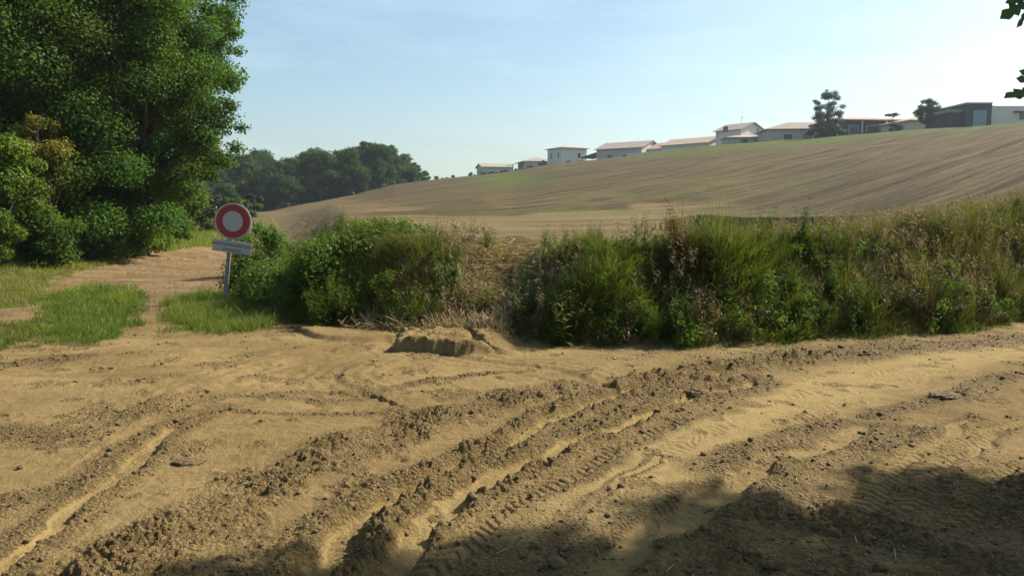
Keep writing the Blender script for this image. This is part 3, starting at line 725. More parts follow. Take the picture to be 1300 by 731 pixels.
for q in (-7.3, -5.6): MB().box(q, q+.18, -3.2, -3.02, -3, ze-.75).build('veranda_post', WOODP, r)
r, ze, zr = house(719, 208, 'square two-storey house with a low pyramid roof and a chimney', 7.4, 7.4, 189.8, 184.6, yaw=28, roof='hip', wall=WALLW, tile=TILE,
     wins=(('l', 1.7, 3.0, .8, 1.5), ('l', -1.9, 3.0, .8, 1.5), ('f', 1.4, 3.1, .8, 1.2), ('l', 1.7, .3, .9, 1.4)), chim=(1.6, 1.6, -.1), ov=.55)
# its lean-to on the right
mb = MB(); mb.add([(3.8, -4.4, 1.1), (10.5, -4.4, 3.0), (10.5, 1.5, 3.0), (3.8, 1.5, 1.1), (3.8, -4.4, 1.25), (10.5, -4.4, 3.15), (10.5, 1.5, 3.15), (3.8, 1.5, 1.25)],
    [(0, 3, 2, 1), (4, 5, 6, 7), (0, 1, 5, 4), (1, 2, 6, 5), (2, 3, 7, 6), (3, 0, 4, 7)]); mb.build('lean_to_roof', TILE, r)
MB().box(4.3, 9.8, -3.0, 1.0, -3, 1.2).build('lean_to_wall', WALL, r)
r, ze, zr = house(797, 196, 'low house with a long gable, grey in shade, facing the field and a carport on its left', 12.5, 10, 190, 180.8, yaw=-38, along='x', wall=WALLD, tile=TILEG, wins=(('f', -2.4, 1.3, 1.5, .9), ('f', 1.6, 1.2, 1.0, .8)))  # the shade on its front is put into the darker wall colour
mb = MB(); mb.add([(-12.2, -3, ze-1.75), (-5.9, -3, ze-.35), (-5.9, 3, ze-.35), (-12.2, 3, ze-1.75), (-12.2, -3, ze-1.55), (-5.9, -3, ze-.15), (-5.9, 3, ze-.15), (-12.2, 3, ze-1.55)],
    [(0, 3, 2, 1), (4, 5, 6, 7), (0, 1, 5, 4), (1, 2, 6, 5), (2, 3, 7, 6), (3, 0, 4, 7)]); mb.build('carport_roof', DARKW, r)
for q in (-12, -6.6): MB().box(q, q+.2, -2.8, -2.6, -3, ze-1.6+(q+12)*.2).build('carport_post', WOODP, r)
MB().box(2.5, 7.8, -5.4, -5.15, -3, ze-1.3).build('garden_wall', WALLW, r)
house(842, 192, 'low roof of reddish tiles between the grey gable and the white gable', 10, 8, 190, 182, yaw=-45, along='x', wall=WALL, tile=TILER, sink=.2)
house(880, 182, 'low house with a long reddish roof and a white gable end on its right', 12.5, 9, 184.5, 175.8, yaw=-48, along='x', wall=WALLW, tile=TILER, wins=(('f', 1.0, 1.0, 1.0, .7),))
r, ze, zr = house(936, 172, 'two-storey house with a pale gable, one small window and an aerial', 6.4, 8.4, 167, 157.6, yaw=-52, along='x', wall=WALLW, tile=TILEG, wins=(('f', -.6, 4.2, 1.2, 1.1), ('r', 1.6, 4.0, .9, 1.0)))
mb = MB(); mb.tube([(.3, 0, zr), (.3, 0, zr+1.6)], .03, 5); mb.tube([(-.2, 0, zr+1.4), (.8, 0, zr+1.4)], .02, 5); mb.tube([(0, -.2, zr+1.2), (.6, .2, zr+1.2)], .02, 5); mb.build('aerial', WOODP, r)
r2, ze2, zr2 = house(944, 160, 'low annexe with a hipped roof in front of the two-storey gabled house', 8.6, 5, 176.5, 172, yaw=-4, roof='hip', wall=WALLD, tile=TILE, wins=(('f', -1, .6, 1.4, 1),), chim=(3.5, 0, .8))
house(1016, 152, 'long low house whose pale roof climbs behind the tall sparse tree', 15.5, 9, 167.5, 155.5, yaw=-6, roof='hip', wall=WALLD, tile=TILEG, wins=(('f', -4, .9, 1.6, 1.0), ('f', -.5, .9, 1.6, 1.0)))
r, ze, zr = house(1084, 146, 'long bungalow right of the tall sparse tree with a dark shaded veranda', 13.5, 10, 157.5, 149.5, yaw=4, roof='hip', wall=DARKW, tile=TILER, wins=(('f', 0, 1.0, 2.2, 1.4), ('f', -3.5, 1.0, 1.6, 1.4)), ov=.9)  # near-black wall colour stands in for the shade under the veranda
for q in (-6.6, -2.2, 2.2, 6.6): MB().box(q-.1, q+.1, -5.6, -5.4, -2, ze).build('veranda_post', WALLW, r)
house(1158, 136, 'house with a tan hipped roof behind the round dark pine', 8.4, 8, 157.5, 148.5, yaw=10, roof='hip', wall=WALL, tile=TILE, wins=(('f', 1, 1.0, 1.4, 1.0),))
# the modern house on the right
def modern():
    D_ = 122; x = at(1240, D_); zb = tz(x, D_)
    hh = lambda py: EYE+ray(1240, py)[1]*D_-zb
    root = empty('modern_house', (x, D_, zb), R(0), label='modern flat-roofed house with a dark block, blue garage door and long pale wall', cat='house')
    k = D_/1000
    X = lambda px: (px-1240)*k
    MB().box(X(1227.3), X(1322), -4, 4, -3, hh(139)).build('wall', WALLW, root)
    MB().box(X(1196), X(1227), -4.6, 3.5, -3, hh(137)).build('dark_block', DARKW, root)
    MB().box(X(1180), X(1195.8), -3.6, 3, -3, hh(146.5)).build('side_block', DARKW, root)
    MB().box(X(1180)-.1, X(1195.5), -3.7, 3.1, hh(146.5), hh(142.6)).build('side_roof', TILEG, root)
    MB().box(X(1195.6), X(1227.2), -4.72, 3.6, hh(137), hh(135.4)).build('parapet', WALLD, root)
    g = MB()
    for i in range(4): g.box(X(1205), X(1221), -4.66, -4.60, -.2+i*.62, .38+i*.62)
    g.build('garage_door', DOORB, root)
    w = MB().box(X(1264), X(1270), -4.05, -3.99, 1.0, 1.9).build('window', GLASS, root)
    MB().box(X(1256), X(1270), -4.7, -4.0, 2.0, 2.15).build('canopy', WOODP, root)
    mb = MB(); w_ = X(1262)-X(1236); cx = (X(1236)+X(1262))/2
    gable(mb, w_, 7, hh(139.5), hh(134), .3, along='y'); mb.v = [(a+cx+.6, b+4.6, c) for a, b, c in mb.v]
    mb.build('roof', TILER, root)
    c = MB().box(X(1225), X(1229.5), -1, -.45, hh(136), hh(132.4)); c.box(X(1224.6), X(1229.9), -1.05, -.4, hh(132), hh(131.4)); c.build('chimney', WALL, root)
modern()

# trees and shrubs of the gardens
T('sparse_tree', 1044, 132, 7.9, 2.8, .1, 60, .55, 1.05, 20000, .19, OLIVE, 81, 'tall grey-green tree with a loose two-lobed crown in front of the long low house', 'tree', r0=.14,
  shell=1.0, extra=[(1.2, 0, 7.2, .8), (1.7, 0, 6.4, .7), (.6, 0, 6.7, .7), (-1.6, 0, 5.6, .7), (-2.1, 0, 5.9, .5)])
T('round_pine', 1169, 124, 5.0, 1.85, .9, 60, .5, .8, 14000, .17, WOODM, 82, 'round dark pine on a short bare trunk left of the modern house', 'tree', r0=.13)
T('umbrella_tree', 1124, 128, 3.4, 1.2, 2.5, 14, .3, .5, 1800, .17, WOODM, 83, 'small tree with a thin flat crown on a bare stem above a round bush', 'tree', r0=.05, flat=.35)
gb = [(1130, 127, 1.6, 1.4, 'round bush under the small flat-topped tree'), (1032, 133, 1.7, 2.0, 'dark bush at the foot of the tall grey-green tree, on its left'), (1056, 133, 1.7, 1.9, 'dark bush at the foot of the tall grey-green tree, on its right'),
      (984, 150, 1.3, 1.6, 'low bush before the left end of the long low house'),
      (556, 205, 2.6, 1.6, 'dark shrub on the skyline nearest the end of the far wood'), (566, 206, 2.2, 1.5, 'dark rounded shrub second from the end of the far wood'), (574, 206, 2.3, 1.9, 'broad dark shrub on the skyline left of the first house'),
      (590, 207, 1.6, 1.6, 'low grey shrub on the skyline nearest the first house'), (600, 205, 2.3, 1.4, 'upright shrub just left of the first house'),
      (612, 204, 2.2, 2.2, 'pale shrub in front of the first house'), (628, 202, 1.6, 2.0, 'shrub before the middle of the first house'), (642, 201, 1.5, 1.8, 'shrub between the first house and the veranda'),
      (660, 200, 1.5, 1.9, 'hedge shrub under the veranda'), (674, 199, 1.6, 1.6, 'hedge shrub before the hipped grey roof'), (689, 198, 2.4, 1.3, 'dark upright shrub between the veranda house and the square house'), (704, 196, 1.5, 1.8, 'light bush at the foot of the square two-storey house'),
      (722, 194, 1.7, 1.6, 'bush right of the corner of the square two-storey house'), (737, 193, 1.6, 1.4, 'bush before the lean-to of the square house')]
for i, (px, Y, H, r_, lab) in enumerate(gb):
    T('garden_bush', px, Y, H, r_, .0, 14, .4, .65, 1800, .28, OLIVE if i % 2 else WOODM, 100+i, lab, 'bush', group='garden bushes along the crest', r0=.05, nl=4, dz=.1)

# ------------------------------------------------------------------ the sign
def sign():
    RED = plain('sign_red', (.27, .014, .024), .45, .1, 14, .4); WHT = plain('sign_white', (.34, .335, .315), .5, .07, 20, .4)
    RIM = plain('sign_rim', (.33, .31, .29), .45, .08, 10, .4); STEEL = plain('galvanised_steel', (.16, .165, .17), .6, .2, 12, .3)
    INK = plain('sign_ink', (.045, .045, .05), .6, .05, 10, .3)
    bx, by = gp(285, 386); zb = tz(bx, by)
    root = empty('road_sign', (bx, by, zb), 0, label='round red and white no-entry-to-vehicles sign with a grey plate, leaning right on its post', cat='road sign')
    root.rotation_euler = (0, R(7.2), 0)
    s = by/1000*1.0
    def disc(name, r, y0, y1, mat, r_in=0, n=64):
        mb = MB(); v = []; f = []
        for k in range(n):
            t = 2*math.pi*k/n
            for rr, yy in ((r, y0), (r, y1), (r_in, y0), (r_in, y1)): v.append((rr*math.cos(t), yy, rr*math.sin(t)))
        for k in range(n):
            a = 4*k; b = 4*((k+1) % n)
            f += [(a, b, b+1, a+1), (a+2, a+3, b+3, b+2)] if r_in else [(a, b, b+1, a+1)]
            f += [(a, a+2, b+2, b), (a+1, b+1, b+3, a+3)]
        mb.add(v, f); return mb
    zc = 107*s; rd = 23.3*s
    post = MB().box(-.032, .032, -.02, .02, -.35, zc+rd*.55)
    post.build('post', STEEL, root, bev=.004)
    cx = .03
    def put(mb, nm, mat, par, dx=cx, dz=zc):
        mb.v = [(a+dx, b, c+dz) for a, b, c in mb.v]; return mb.build(nm, mat, par)
    plate = put(disc('d', rd, -.048, -.030, RIM, .001), 'disc', RIM, root)
    put(disc('d', rd*.905, -.0515, -.0485, RED, rd*.55), 'red_ring', RED, plate)
    put(disc('d', rd*.548, -.0515, -.0485, WHT, .001), 'white_centre', WHT, plate)
    for q in (-.18, .16):
        MB().box(-.045, .045, -.030, .03, zc+q-.02, zc+q+.02).build('clamp', STEEL, root)
    # the plate underneath
    pe = empty('lower_plate', (cx+.02, 0, zc-rd-.085*s/ s*1.0-.035), 0); pe.parent = root; pe.rotation_euler = (0, R(1.5), 0)
    w, h = 49*s, 15.5*s
    pm = MB().box(-w/2, w/2, -.045, -.03, -h/2, h/2)
    pl = pm.build('plate', RIM, root, bev=.003); pl.location = pe.location; pl.rotation_euler = pe.rotation_euler
    bpy.data.objects.remove(pe)
    MB().box(-w/2+.016, w/2-.016, -.0475, -.0455, -h/2+.016, h/2-.016).build('plate_face', WHT, pl)
    for i, (txt, zz, sz) in enumerate((('SAUF ENGINS AGRICOLES', .026, .058), ('ET RIVERAINS', -.058, .050))):
        cu = bpy.data.curves.new('lettering', 'FONT'); cu.body = txt; cu.size = sz; cu.align_x = 'CENTER'; cu.extrude = .0012
        to = bpy.data.objects.new('t', cu); SC.collection.objects.link(to)
        dg = bpy.context.evaluated_depsgraph_get(); me = bpy.data.meshes.new_from_object(to.evaluated_get(dg)); bpy.data.objects.remove(to)
        me.materials.clear(); t = link('lettering', me, pl, INK); t.rotation_euler = (math.pi/2, 0, 0); t.location = (0, -.050, zz-.012)
        wd = t.dimensions.x
sign()

# ------------------------------------------------------------------ grasses and bank vegetation
def scatter(n, x0, x1, y0, y1, keep, seed, over=2.2, detail=False):
    rg = np.random.default_rng(seed); xs = rg.uniform(x0, x1, int(n*over)); ys = rg.uniform(y0, y1, int(n*over))
    z, s, w, p, g = terrain(xs, ys, detail)
    k = keep(xs, ys, s, w, p, g, rg); k = k & (rg.uniform(0, 1, len(xs)) <= 1)
    i = np.where(k)[0][:n]
    return np.stack([xs[i], ys[i], z[i]], -1), s[i], rg
def colmix(n, rg, a, b, t, var=.25):
    a = np.array(a); b = np.array(b); c = a+(b-a)*t[:, None]
    return c*rg.uniform(1-var, 1+var, n)[:, None]*(1+rg.normal(0, .05, (n, 3)))
GR, GR2, STR, BRN = (.075, .135, .018), (.130, .180, .040), (.36, .28, .15), (.17, .12, .065)
# short turf patches
def turf(name, label, n, box, hgt, seed, poly, cA=GR, cB=(.16, .20, .045)):
    def kp(x, y, s, w, p, g, r):
        d = r.exponential(.08, len(x)); t_ = r.uniform(0, 6.3, len(x)); xo, yo = x+d*np.cos(t_), y+d*np.sin(t_)*1.4
        gj = fbm(xo, yo, 1.8, 3, 300)*.28; gk = np.zeros(len(x), bool)
        for q in (G1, G2, G3, G4): gk |= inpoly(xo+gj, yo+gj, q)
        return gk & (s < 0) & poly(x, y) & (r.uniform(0, 1, len(x)) < .55+.9*fbm(x, y, 2.4, 3, 55)+.3)
    P0, s, rg = scatter(n, *box, kp, seed, over=3)
    N = len(P0); t = np.clip(.5+.6*fbm(P0[:, 0], P0[:, 1], 1.5, 3, 8), 0, 1)
    h = hgt*np.exp(rg.normal(-.35, .45, N))*(.5+.8*t)
    dry = rg.uniform(0, 1, N) < .16
    V, Q, C = blades(P0, h, rg.uniform(.004, .009, N)*np.clip(P0[:, 1]/11, 1, 3), rg.uniform(.2, 1.1, N), np.where(dry[:, None], colmix(N, rg, (.28, .25, .10), (.45, .38, .18), t), colmix(N, rg, cA, cB, t, .4)), 2, seed)
    o = link(name, quads(name, V, Q, False, C), None, GRASS); tag(o, label, 'grass', kind='stuff')
turf('grass_patch', 'rectangular patch of dark green grass left of the sandy track', 42000, (-8.5, -3.5, 8.5, 17.5), .11, 1, lambda x, y: inpoly(x, y, [gp(48, 455), gp(40, 360), gp(190, 358), gp(190, 450)]), (.07, .155, .013), (.18, .30, .035))
turf('grass_patch', 'bright green grass growing round the foot of the sign post', 36000, (-6, -2.5, 9.5, 15.5), .17, 2, lambda x, y: inpoly(x, y, [gp(195, 430), gp(205, 365), gp(352, 370), gp(360, 430)]), (.14, .23, .024), (.27, .34, .08))
turf('grass_patch', 'small patch of grass at the left edge in front of the verge', 16000, (-9, -4.5, 7.0, 11.5), .10, 3, lambda x, y: inpoly(x, y, [gp(-90, 500), gp(-90, 400), gp(48, 402), gp(48, 440)]))
turf('verge_grass', 'long green verge between the wood edge and the sandy track', 110000, (-22, -6.0, 9, 34), .13, 4, lambda x, y: y > 0, (.19, .28, .022), (.38, .42, .08))
turf('verge_grass', 'bright strip of meadow grass across the far end of the track', 45000, (-34, -8, 34, 72), .22, 5, lambda x, y: y > 0, (.16, .27, .02), (.33, .40, .06))

# tall grass and weeds on the bank
def bank_zone(x, y):
    """0 green .. 1 dry"""
    a = x/y
    g = .38+.9*fbm(x, y, .55, 3, 123)
    g = g+.75*np.exp(-((a-.52)/.14)**2)+.35*np.exp(-((a-.27)/.06)**2)+.65*np.exp(-((a+.09)/.05)**2)-.6*np.exp(-((a+.25)/.07)**2)-.35*np.exp(-((a-.10)/.08)**2)-.5*np.exp(-((a-.37)/.05)**2)
    return np.clip(g, 0, 1)
def gully_m(x, y): return np.exp(-((x+.50-(y-10)*.27)/.38)**2)*ss(-.35, .1, y-9.6)
def gully_m2(x, y): return np.exp(-((x+.35-(y-10)*.22)/.95)**4)
def bank(name, label, n, hgt, w, seed, srange, dryness, cA, cB, lv=3, lean=(.2, 1.15), thin=1.0, mat=None, box=(-7, 12.5, 8.6, 16.5), down=False):
    def keep(x, y, s, wt, p, g, r):
        d = dryness(x, y)
        return (s > srange[0]+.15*noise2(x*2, y*2, 5)) & (s < srange[1]+.4*noise2(x, y, 6)) & (r.uniform(0, 1, len(x)) < d*(1-.45*ss(1.5, 2.3, s))) & (np.abs(x/y) < .8) & (r.uniform(0, 1, len(x)) > gully_m(x, y)*1.15*thin)
    P0, s, rg = scatter(n, *box, keep, seed, over=9)
    N = len(P0); t = rg.uniform(0, 1, N)
    h = hgt*rg.uniform(.35, 1.15, N)*(.75+.5*fbm(P0[:, 0], P0[:, 1], .9, 2, 31))
    h = h*np.where(s < .25, .6+1.4*np.clip(s, 0, .3), 1)*(1-.5*ss(1.1, 1.9, s))*(.95+.8*np.clip(fbm(P0[:, 0], P0[:, 1], 1.3, 3, 77), -.35, .6))*(1-.72*gully_m2(P0[:, 0], P0[:, 1]))
    az = rg.normal(-1.9, 1.1, N)          # lean out over the road, down the slope
    V, Q, C = blades(P0-np.array([0, 0, .03]), h, w*rg.uniform(.5, 1.4, N), rg.uniform(*lean, N), colmix(N, rg, cA, cB, t), lv, seed, ldir=az)
    o = link(name, quads(name, V, Q, False, C), None, mat or GRASS); tag(o, label, 'grass', kind='stuff')
    return o
gz = lambda x, y: np.clip(1.15-bank_zone(x, y), .12, 1)
dz_ = lambda x, y: np.clip(bank_zone(x, y)-.1, .03, 1)
bank('bank_grass', 'dense green grass covering the roadside bank', 170000, .38, .009, 11, (.02, 2.9), gz, (.075, .120, .018), (.215, .260, .055))
bank('dry_grass', 'dry brown grass mixed through the roadside bank', 80000, .36, .008, 12, (.05, 3.0), dz_, (.13, .10, .05), (.32, .25, .14), mat=DRY, lean=(.3, 1.4))
bank('bank_fringe', 'short fresh grass along the foot of the bank beside the mud', 14000, .24, .010, 13, (-.12, .35), lambda x, y: np.clip(.15+1.1*np.exp(-((x/y-.45)/.17)**2)+.3*fbm(x, y, 1, 2, 4), 0, 1), (.09, .17, .02), (.17, .24, .045), lv=2)

bank('wispy_grass', 'thin wispy stalks standing above the bank grass all along its top', 26000, .62, .0045, 14, (.15, 2.6), lambda x, y: np.clip(.5+.9*fbm(x, y, .9, 3, 190), .05, 1), (.085, .125, .030), (.26, .27, .10), lean=(.1, .7))
# broad-leaved undergrowth tangled through the bank
def undergrowth(name, label, n, nl, size, colA, mat, seed, dens, hmax):
    P0, s, rg = scatter(n, -6, 12, 9, 15.5, lambda x, y, s, w, p, g, r: (s > .0) & (s < 2.0) & (np.abs(x/y) < .76) & (gully_m(x, y) < .3) & (r.uniform(0, 1, len(x)) < dens(x, y)*(1-.6*ss(.9, 1.5, s))), seed, over=12)
    hh = rg.uniform(.02, hmax, len(P0))*(1-.6*ss(.8, 1.4, s))*(1-.6*gully_m2(P0[:, 0], P0[:, 1]))
    cl = [(x, y-.06, z+h, rr) for (x, y, z), h, rr in zip(P0, hh, rg.uniform(.06, .17, len(P0)))]
    V, Q, C = leaf_cloud(cl, nl, size, seed, 1.1, .45, 1.1, wid=.13)
    o = link(name, quads(name, V, Q, False, C), None, mat); tag(o, label, 'undergrowth', kind='stuff')
undergrowth('undergrowth', 'small-leaved green undergrowth tangled through the bank grass', 420, 36000, .06, None, leaf_mat('undergrowth_leaves', (.075, .120, .022), .55, .1), 71, lambda x, y: np.clip(.25+1.2*fbm(x, y, .8, 3, 171)+.6*(1-bank_zone(x, y)), .03, 1), .38)
undergrowth('withered_undergrowth', 'withered brown leaves and stems tangled through the bank grass', 300, 18000, .055, None, leaf_mat('withered_leaves', (.13, .098, .05), .2, .1), 72, lambda x, y: np.clip(bank_zone(x, y)-.1+.8*fbm(x, y, 1.1, 3, 172), .02, 1), .42)

# feathery seed heads above the grass
def seedheads():
    P0, s, rg = scatter(1100, -1, 13, 9, 15, lambda x, y, s, w, p, g, r: (s > .25) & (s < 2.8) & (r.uniform(0, 1, len(x)) < bank_zone(x, y)) & (gully_m(x, y) < .4) & (np.abs(x/y) < .75), 91, over=12)
    N = len(P0); h = rg.uniform(.3, .55, N)*(1-.4*ss(1.1, 1.9, s)); az = rg.normal(-1.9, .8, N); ln = rg.uniform(.15, .6, N)
    V, Q, C = blades(P0, h, np.full(N, .004), ln, colmix(N, rg, (.25, .19, .10), (.38, .30, .17), rg.uniform(0, 1, N)), 3, 5, ldir=az)
    tip = P0+np.stack([np.cos(az)*h*ln, np.sin(az)*h*ln, h*(1-.35*ln)], -1)
    k = 16; o = rg.normal(size=(N, k, 3))*np.array([.022, .022, .05]); c = tip[:, None]+o-np.array([0, 0, .03])
    d = rg.normal(size=(N, k, 3)); d[..., 2] = np.abs(d[..., 2])+.5; d[..., 0] -= .5; d /= np.linalg.norm(d, axis=-1)[..., None]
    sd_ = np.cross(d, rg.normal(size=(N, k, 3))); sd_ /= np.linalg.norm(sd_, axis=-1)[..., None]
    l = .035; w = .0045
    V2 = np.stack([c-d*l, c+sd_*w, c+d*l, c-sd_*w], 2).reshape(-1, 3); Q2 = np.arange(N*k*4).reshape(-1, 4)+len(V)
    C2 = np.repeat(colmix(N, rg, (.30, .23, .14), (.48, .39, .25), rg.uniform(0, 1, N)), k*4, 0)
    ob = link('seed_heads', quads('seed_heads', np.concatenate([V, V2]), np.concatenate([Q, Q2]), False, np.concatenate([C, C2])), None, DRY)
    tag(ob, 'feathery pale seed heads standing above the bank grass', 'grass', kind='stuff')
seedheads()

# straw and dead stems washed down the gully
def straw():
    rg = np.random.default_rng(44); n = 22000
    xs = rg.uniform(-3.2, 1.2, n*3); ys = rg.uniform(9.2, 14.5, n*3)
    z, s, *_ = terrain(xs, ys)
    a = xs/ys
    k = (s > -.25) & (s < 4.3) & (rg.uniform(0, 1, n*3) < np.clip(1.3*gully_m(xs, ys)+.5*np.exp(-((xs+1.5)/.6)**2)*(s < 2.0), 0, 1))
    i = np.where(k)[0][:n]; N = len(i)
    c = np.stack([xs[i], ys[i], z[i]+rg.uniform(0, .06, N)], -1)
    az = rg.normal(-1.2, .8, N); sl = rg.normal(-.45, .28, N)*ss(2.2, .6, s[i])+rg.normal(0, .12, N)
    d = np.stack([np.cos(az)*np.cos(sl), np.sin(az)*np.cos(sl), np.sin(sl)], -1)
    l = rg.uniform(.05, .26, N)[:, None]; w = rg.uniform(.002, .006, N)[:, None]
    sv = np.cross(d, rg.normal(size=(N, 3))); sv /= np.linalg.norm(sv, axis=1)[:, None]; bend = rg.normal(size=(N, 3))*.03
    V = np.stack([c-d*l-sv*w, c-d*l+sv*w, c+bend-sv*w, c+bend+sv*w, c+d*l-sv*w*.5, c+d*l+sv*w*.5], 1)
    b = np.arange(N)*6; Q = np.concatenate([np.stack([b, b+1, b+3, b+2], -1), np.stack([b+2, b+3, b+5, b+4], -1)])
    C = np.repeat(colmix(N, rg, (.20, .14, .07), (.72, .55, .31), rg.uniform(0, 1, N)**1.2), 6, 0)
    o = link('straw_litter', quads('straw_litter', V.reshape(-1, 3), Q, False, C), None, DRY); tag(o, 'pale straw and dead stems washed down the gap in the bank', 'straw', kind='stuff')
straw()

# upright leafy weeds, each its own plant
def weed_mesh(seed, H, nst, leaf, spread, cA, cB, droop=.3, nl=26):
    rg = np.random.default_rng(seed); VV = []; CC = []
    mb_v, mb_q, mb_c = [], [], []
    st_v, st_q, st_c = [], [], []
    cnt = 0
    LV = []; LC = []; S = []; SC_ = []
    for i in range(nst):
        az = rg.uniform(0, 2*np.pi); r0 = rg.uniform(0, spread*.35); h = H*rg.uniform(.6, 1.05); ln = rg.uniform(.03, .28)
        b0 = np.array([math.cos(az)*r0, math.sin(az)*r0, -.04]); dd = np.array([math.cos(az), math.sin(az), 0])
        f = lambda t: b0+dd*ln*h*t**1.6+np.array([0, 0, h*t])
        S.append((b0, h, ln, az))
        for k in range(nl):
            t = rg.uniform(.12, 1); p = f(t); la = rg.uniform(0, 2*np.pi); up = rg.uniform(-.2, .9)
            L_ = leaf*(1.15-.75*t)*rg.uniform(.6, 1.2)
            d = np.array([math.cos(la), math.sin(la), up]); d /= np.linalg.norm(d); sv = np.cross(d, [0, 0, 1]); sv /= np.linalg.norm(sv)
            w = L_*.13
            LV += [p, p+d*L_*.45+sv*w, p+d*L_+np.array([0, 0, -L_*droop]), p+d*L_*.45-sv*w]
            c = np.array(cA)+(np.array(cB)-np.array(cA))*min(1, max(0, t*.7+rg.uniform(-.2, .3))); c = c*rg.uniform(.8, 1.2); LC += [c]*4
    LV = np.array(LV); LQ = np.arange(len(LV)).reshape(-1, 4)
    B = np.array([s[0] for s in S]); Hh = np.array([s[1] for s in S]); Ln = np.array([s[2] for s in S]); Az = np.array([s[3] for s in S])
    V, Q, C = blades(B, Hh, np.full(len(S), .008), Ln, np.tile(np.array(cA)*.9, (len(S), 1)), 5, seed, ldir=Az, curl=.6)
    return quads('leaves', LV, LQ, False, np.array(LC)), quads('stem', V, Q, False, C)
def weed_proto(name, *a, **k):
    l, s = weed_mesh(*a, **k); return name, l, s
def put_weed(pr, x, y, sc, rz, label, cat, group):
    root = empty(pr[0], (x, y, tz(x, y, True)), rz, label=label, cat=cat, group=group); root.scale = (sc, sc, sc)
    for nm, me in (('leaves', pr[1]), ('stem', pr[2])):
        o = bpy.data.objects.new(nm, me); SC.collection.objects.link(o); o.parent = root
        if not me.materials: me.materials.append(GRASS)
    return root
WP = [weed_proto('tall_weed', 1, .85, 7, .13, .3, (.045, .095, .014), (.10, .165, .030)),
      weed_proto('tall_weed', 2, .70, 9, .11, .4, (.055, .105, .014), (.12, .18, .030)),
      weed_proto('tall_weed', 3, .95, 6, .15, .3, (.040, .085, .014), (.085, .14, .028))]
WB = weed_proto('leafy_weed', 4, .8, 16, .12, .5, (.09, .16, .02), (.19, .26, .045), nl=34)
WR = weed_proto('red_weed', 5, .7, 12, .10, .4, (.12, .045, .018), (.20, .085, .03), nl=30)
WF = weed_proto('wispy_plant', 6, .7, 22, .16, .6, (.14, .17, .05), (.26, .28, .10), nl=14)
rg = np.random.default_rng(808)
cnt = 0; tries = 0
xs = rg.uniform(-5.2, 9.6, 4000); ys = rg.uniform(9, 15.5, 4000); z_, s_, *_ = terrain(xs, ys)
for x, y, s in zip(xs, ys, s_):
    a = x/y
    if not (.12 < s < 2.7) or abs(a) > .68: continue
    if gully_m(x, y) > .35: continue
    gq = 1.1-bank_zone(np.array([x]), np.array([y]))[0]
    if -2.9 < x < -.9 and s < 1.9 and rg.uniform() < .85: continue
    if rg.uniform() > gq*.8+.05: continue
    if a > -.22 and s > 1.2 and rg.uniform() < .3: continue
    put_weed(WP[cnt % 3], x, y, rg.uniform(.45, .85)*(1 if s < 1.3 else .65), rg.uniform(0, 6), 'upright green weed growing among the grass of the bank', 'weed', 'upright green weeds on the bank')
    cnt += 1
    if cnt >= 270: break
def ww(pr, px, py, s_in, sc, label, cat, group=None):
    x, y = gp(px, py); y += s_in
    return put_weed(pr, x, y, sc, rg.uniform(0, 6), label, cat, group)
lab = ['bright leafy weed at the left foot of the bank, tallest of its cluster', 'bright leafy weed lowest at the left foot of the bank', 'bright leafy weed, rightmost of the cluster at the left foot of the bank']
for i, (px, py, sc) in enumerate(((410, 413, 1.15), (400, 418, .75), (432, 415, .9))):
    ww(WB, px, py, .1, sc, lab[i], 'weed', 'bright weeds at the left foot of the bank')
ww(WB, 610, 425, .5, .8, 'bright narrow weed just right of the washed-out gap', 'weed')
ww(WB, 352, 398, .2, .8, 'fresh green weed at the foot of the tall bright bush', 'weed')
ww(WB, 362, 395, .5, 1.3, 'leafy weed bending over the shaded end of the bank', 'weed')
ww(WR, 888, 430, .45, 1.15, 'rust-red weed in the middle of the green bank', 'weed', 'rust-red weeds in the bank')
ww(WR, 872, 428, .75, 1.0, 'second rust-red weed, just left of and behind the other', 'weed', 'rust-red weeds in the bank')
ww(WF, 728, 440, .05, 1.0, 'pale wispy plant leaning out over the mud at the foot of the bank', 'plant')
ww(WF, 1150, 425, .35, .8, 'pale yellowish tuft near the right foot of the bank', 'plant')
ww(WR, 297, 352, 0.2, .35, 'small reddish seedling on the track beside the sign post', 'seedling')
# bushes at the left end of the bank
BUSHM = leaf_mat('bank_bush_leaves', (.085, .140, .018), .45)
for i, (px, Y, H, r_, n_, lab_) in enumerate(((341, 13.9, 1.42, .82, 26000, 'tall bright feathery bush right beside the road sign, at the left end of the bank'), (326, 18.5, 1.5, 1.0, 18000, 'bush behind the road sign where the track bends out of sight'), (362, 12.9, .95, .95, 24000, 'rounded feathery green bush second from the sign'), (396, 12.2, .72, .9, 18000, 'dense green bush on the bank third from the sign'),
                                       (436, 12.0, .68, .9, 18000, 'darker green bush topping the bank left of the dry grass'), (496, 12.3, .45, .85, 13000, 'low green bush on top of the bank above the dry grass'))):
    x = at(px, Y); make_tree('bank_bush', (x, Y, tz(x, Y)-.15), H, r_, -.25, 34, .22, .42, n_, .045, BUSHM, 140+i, lab_, 'bush', group='green bushes at the left end of the bank', r0=.02, nl=14, shell=1.1, flat=.9)

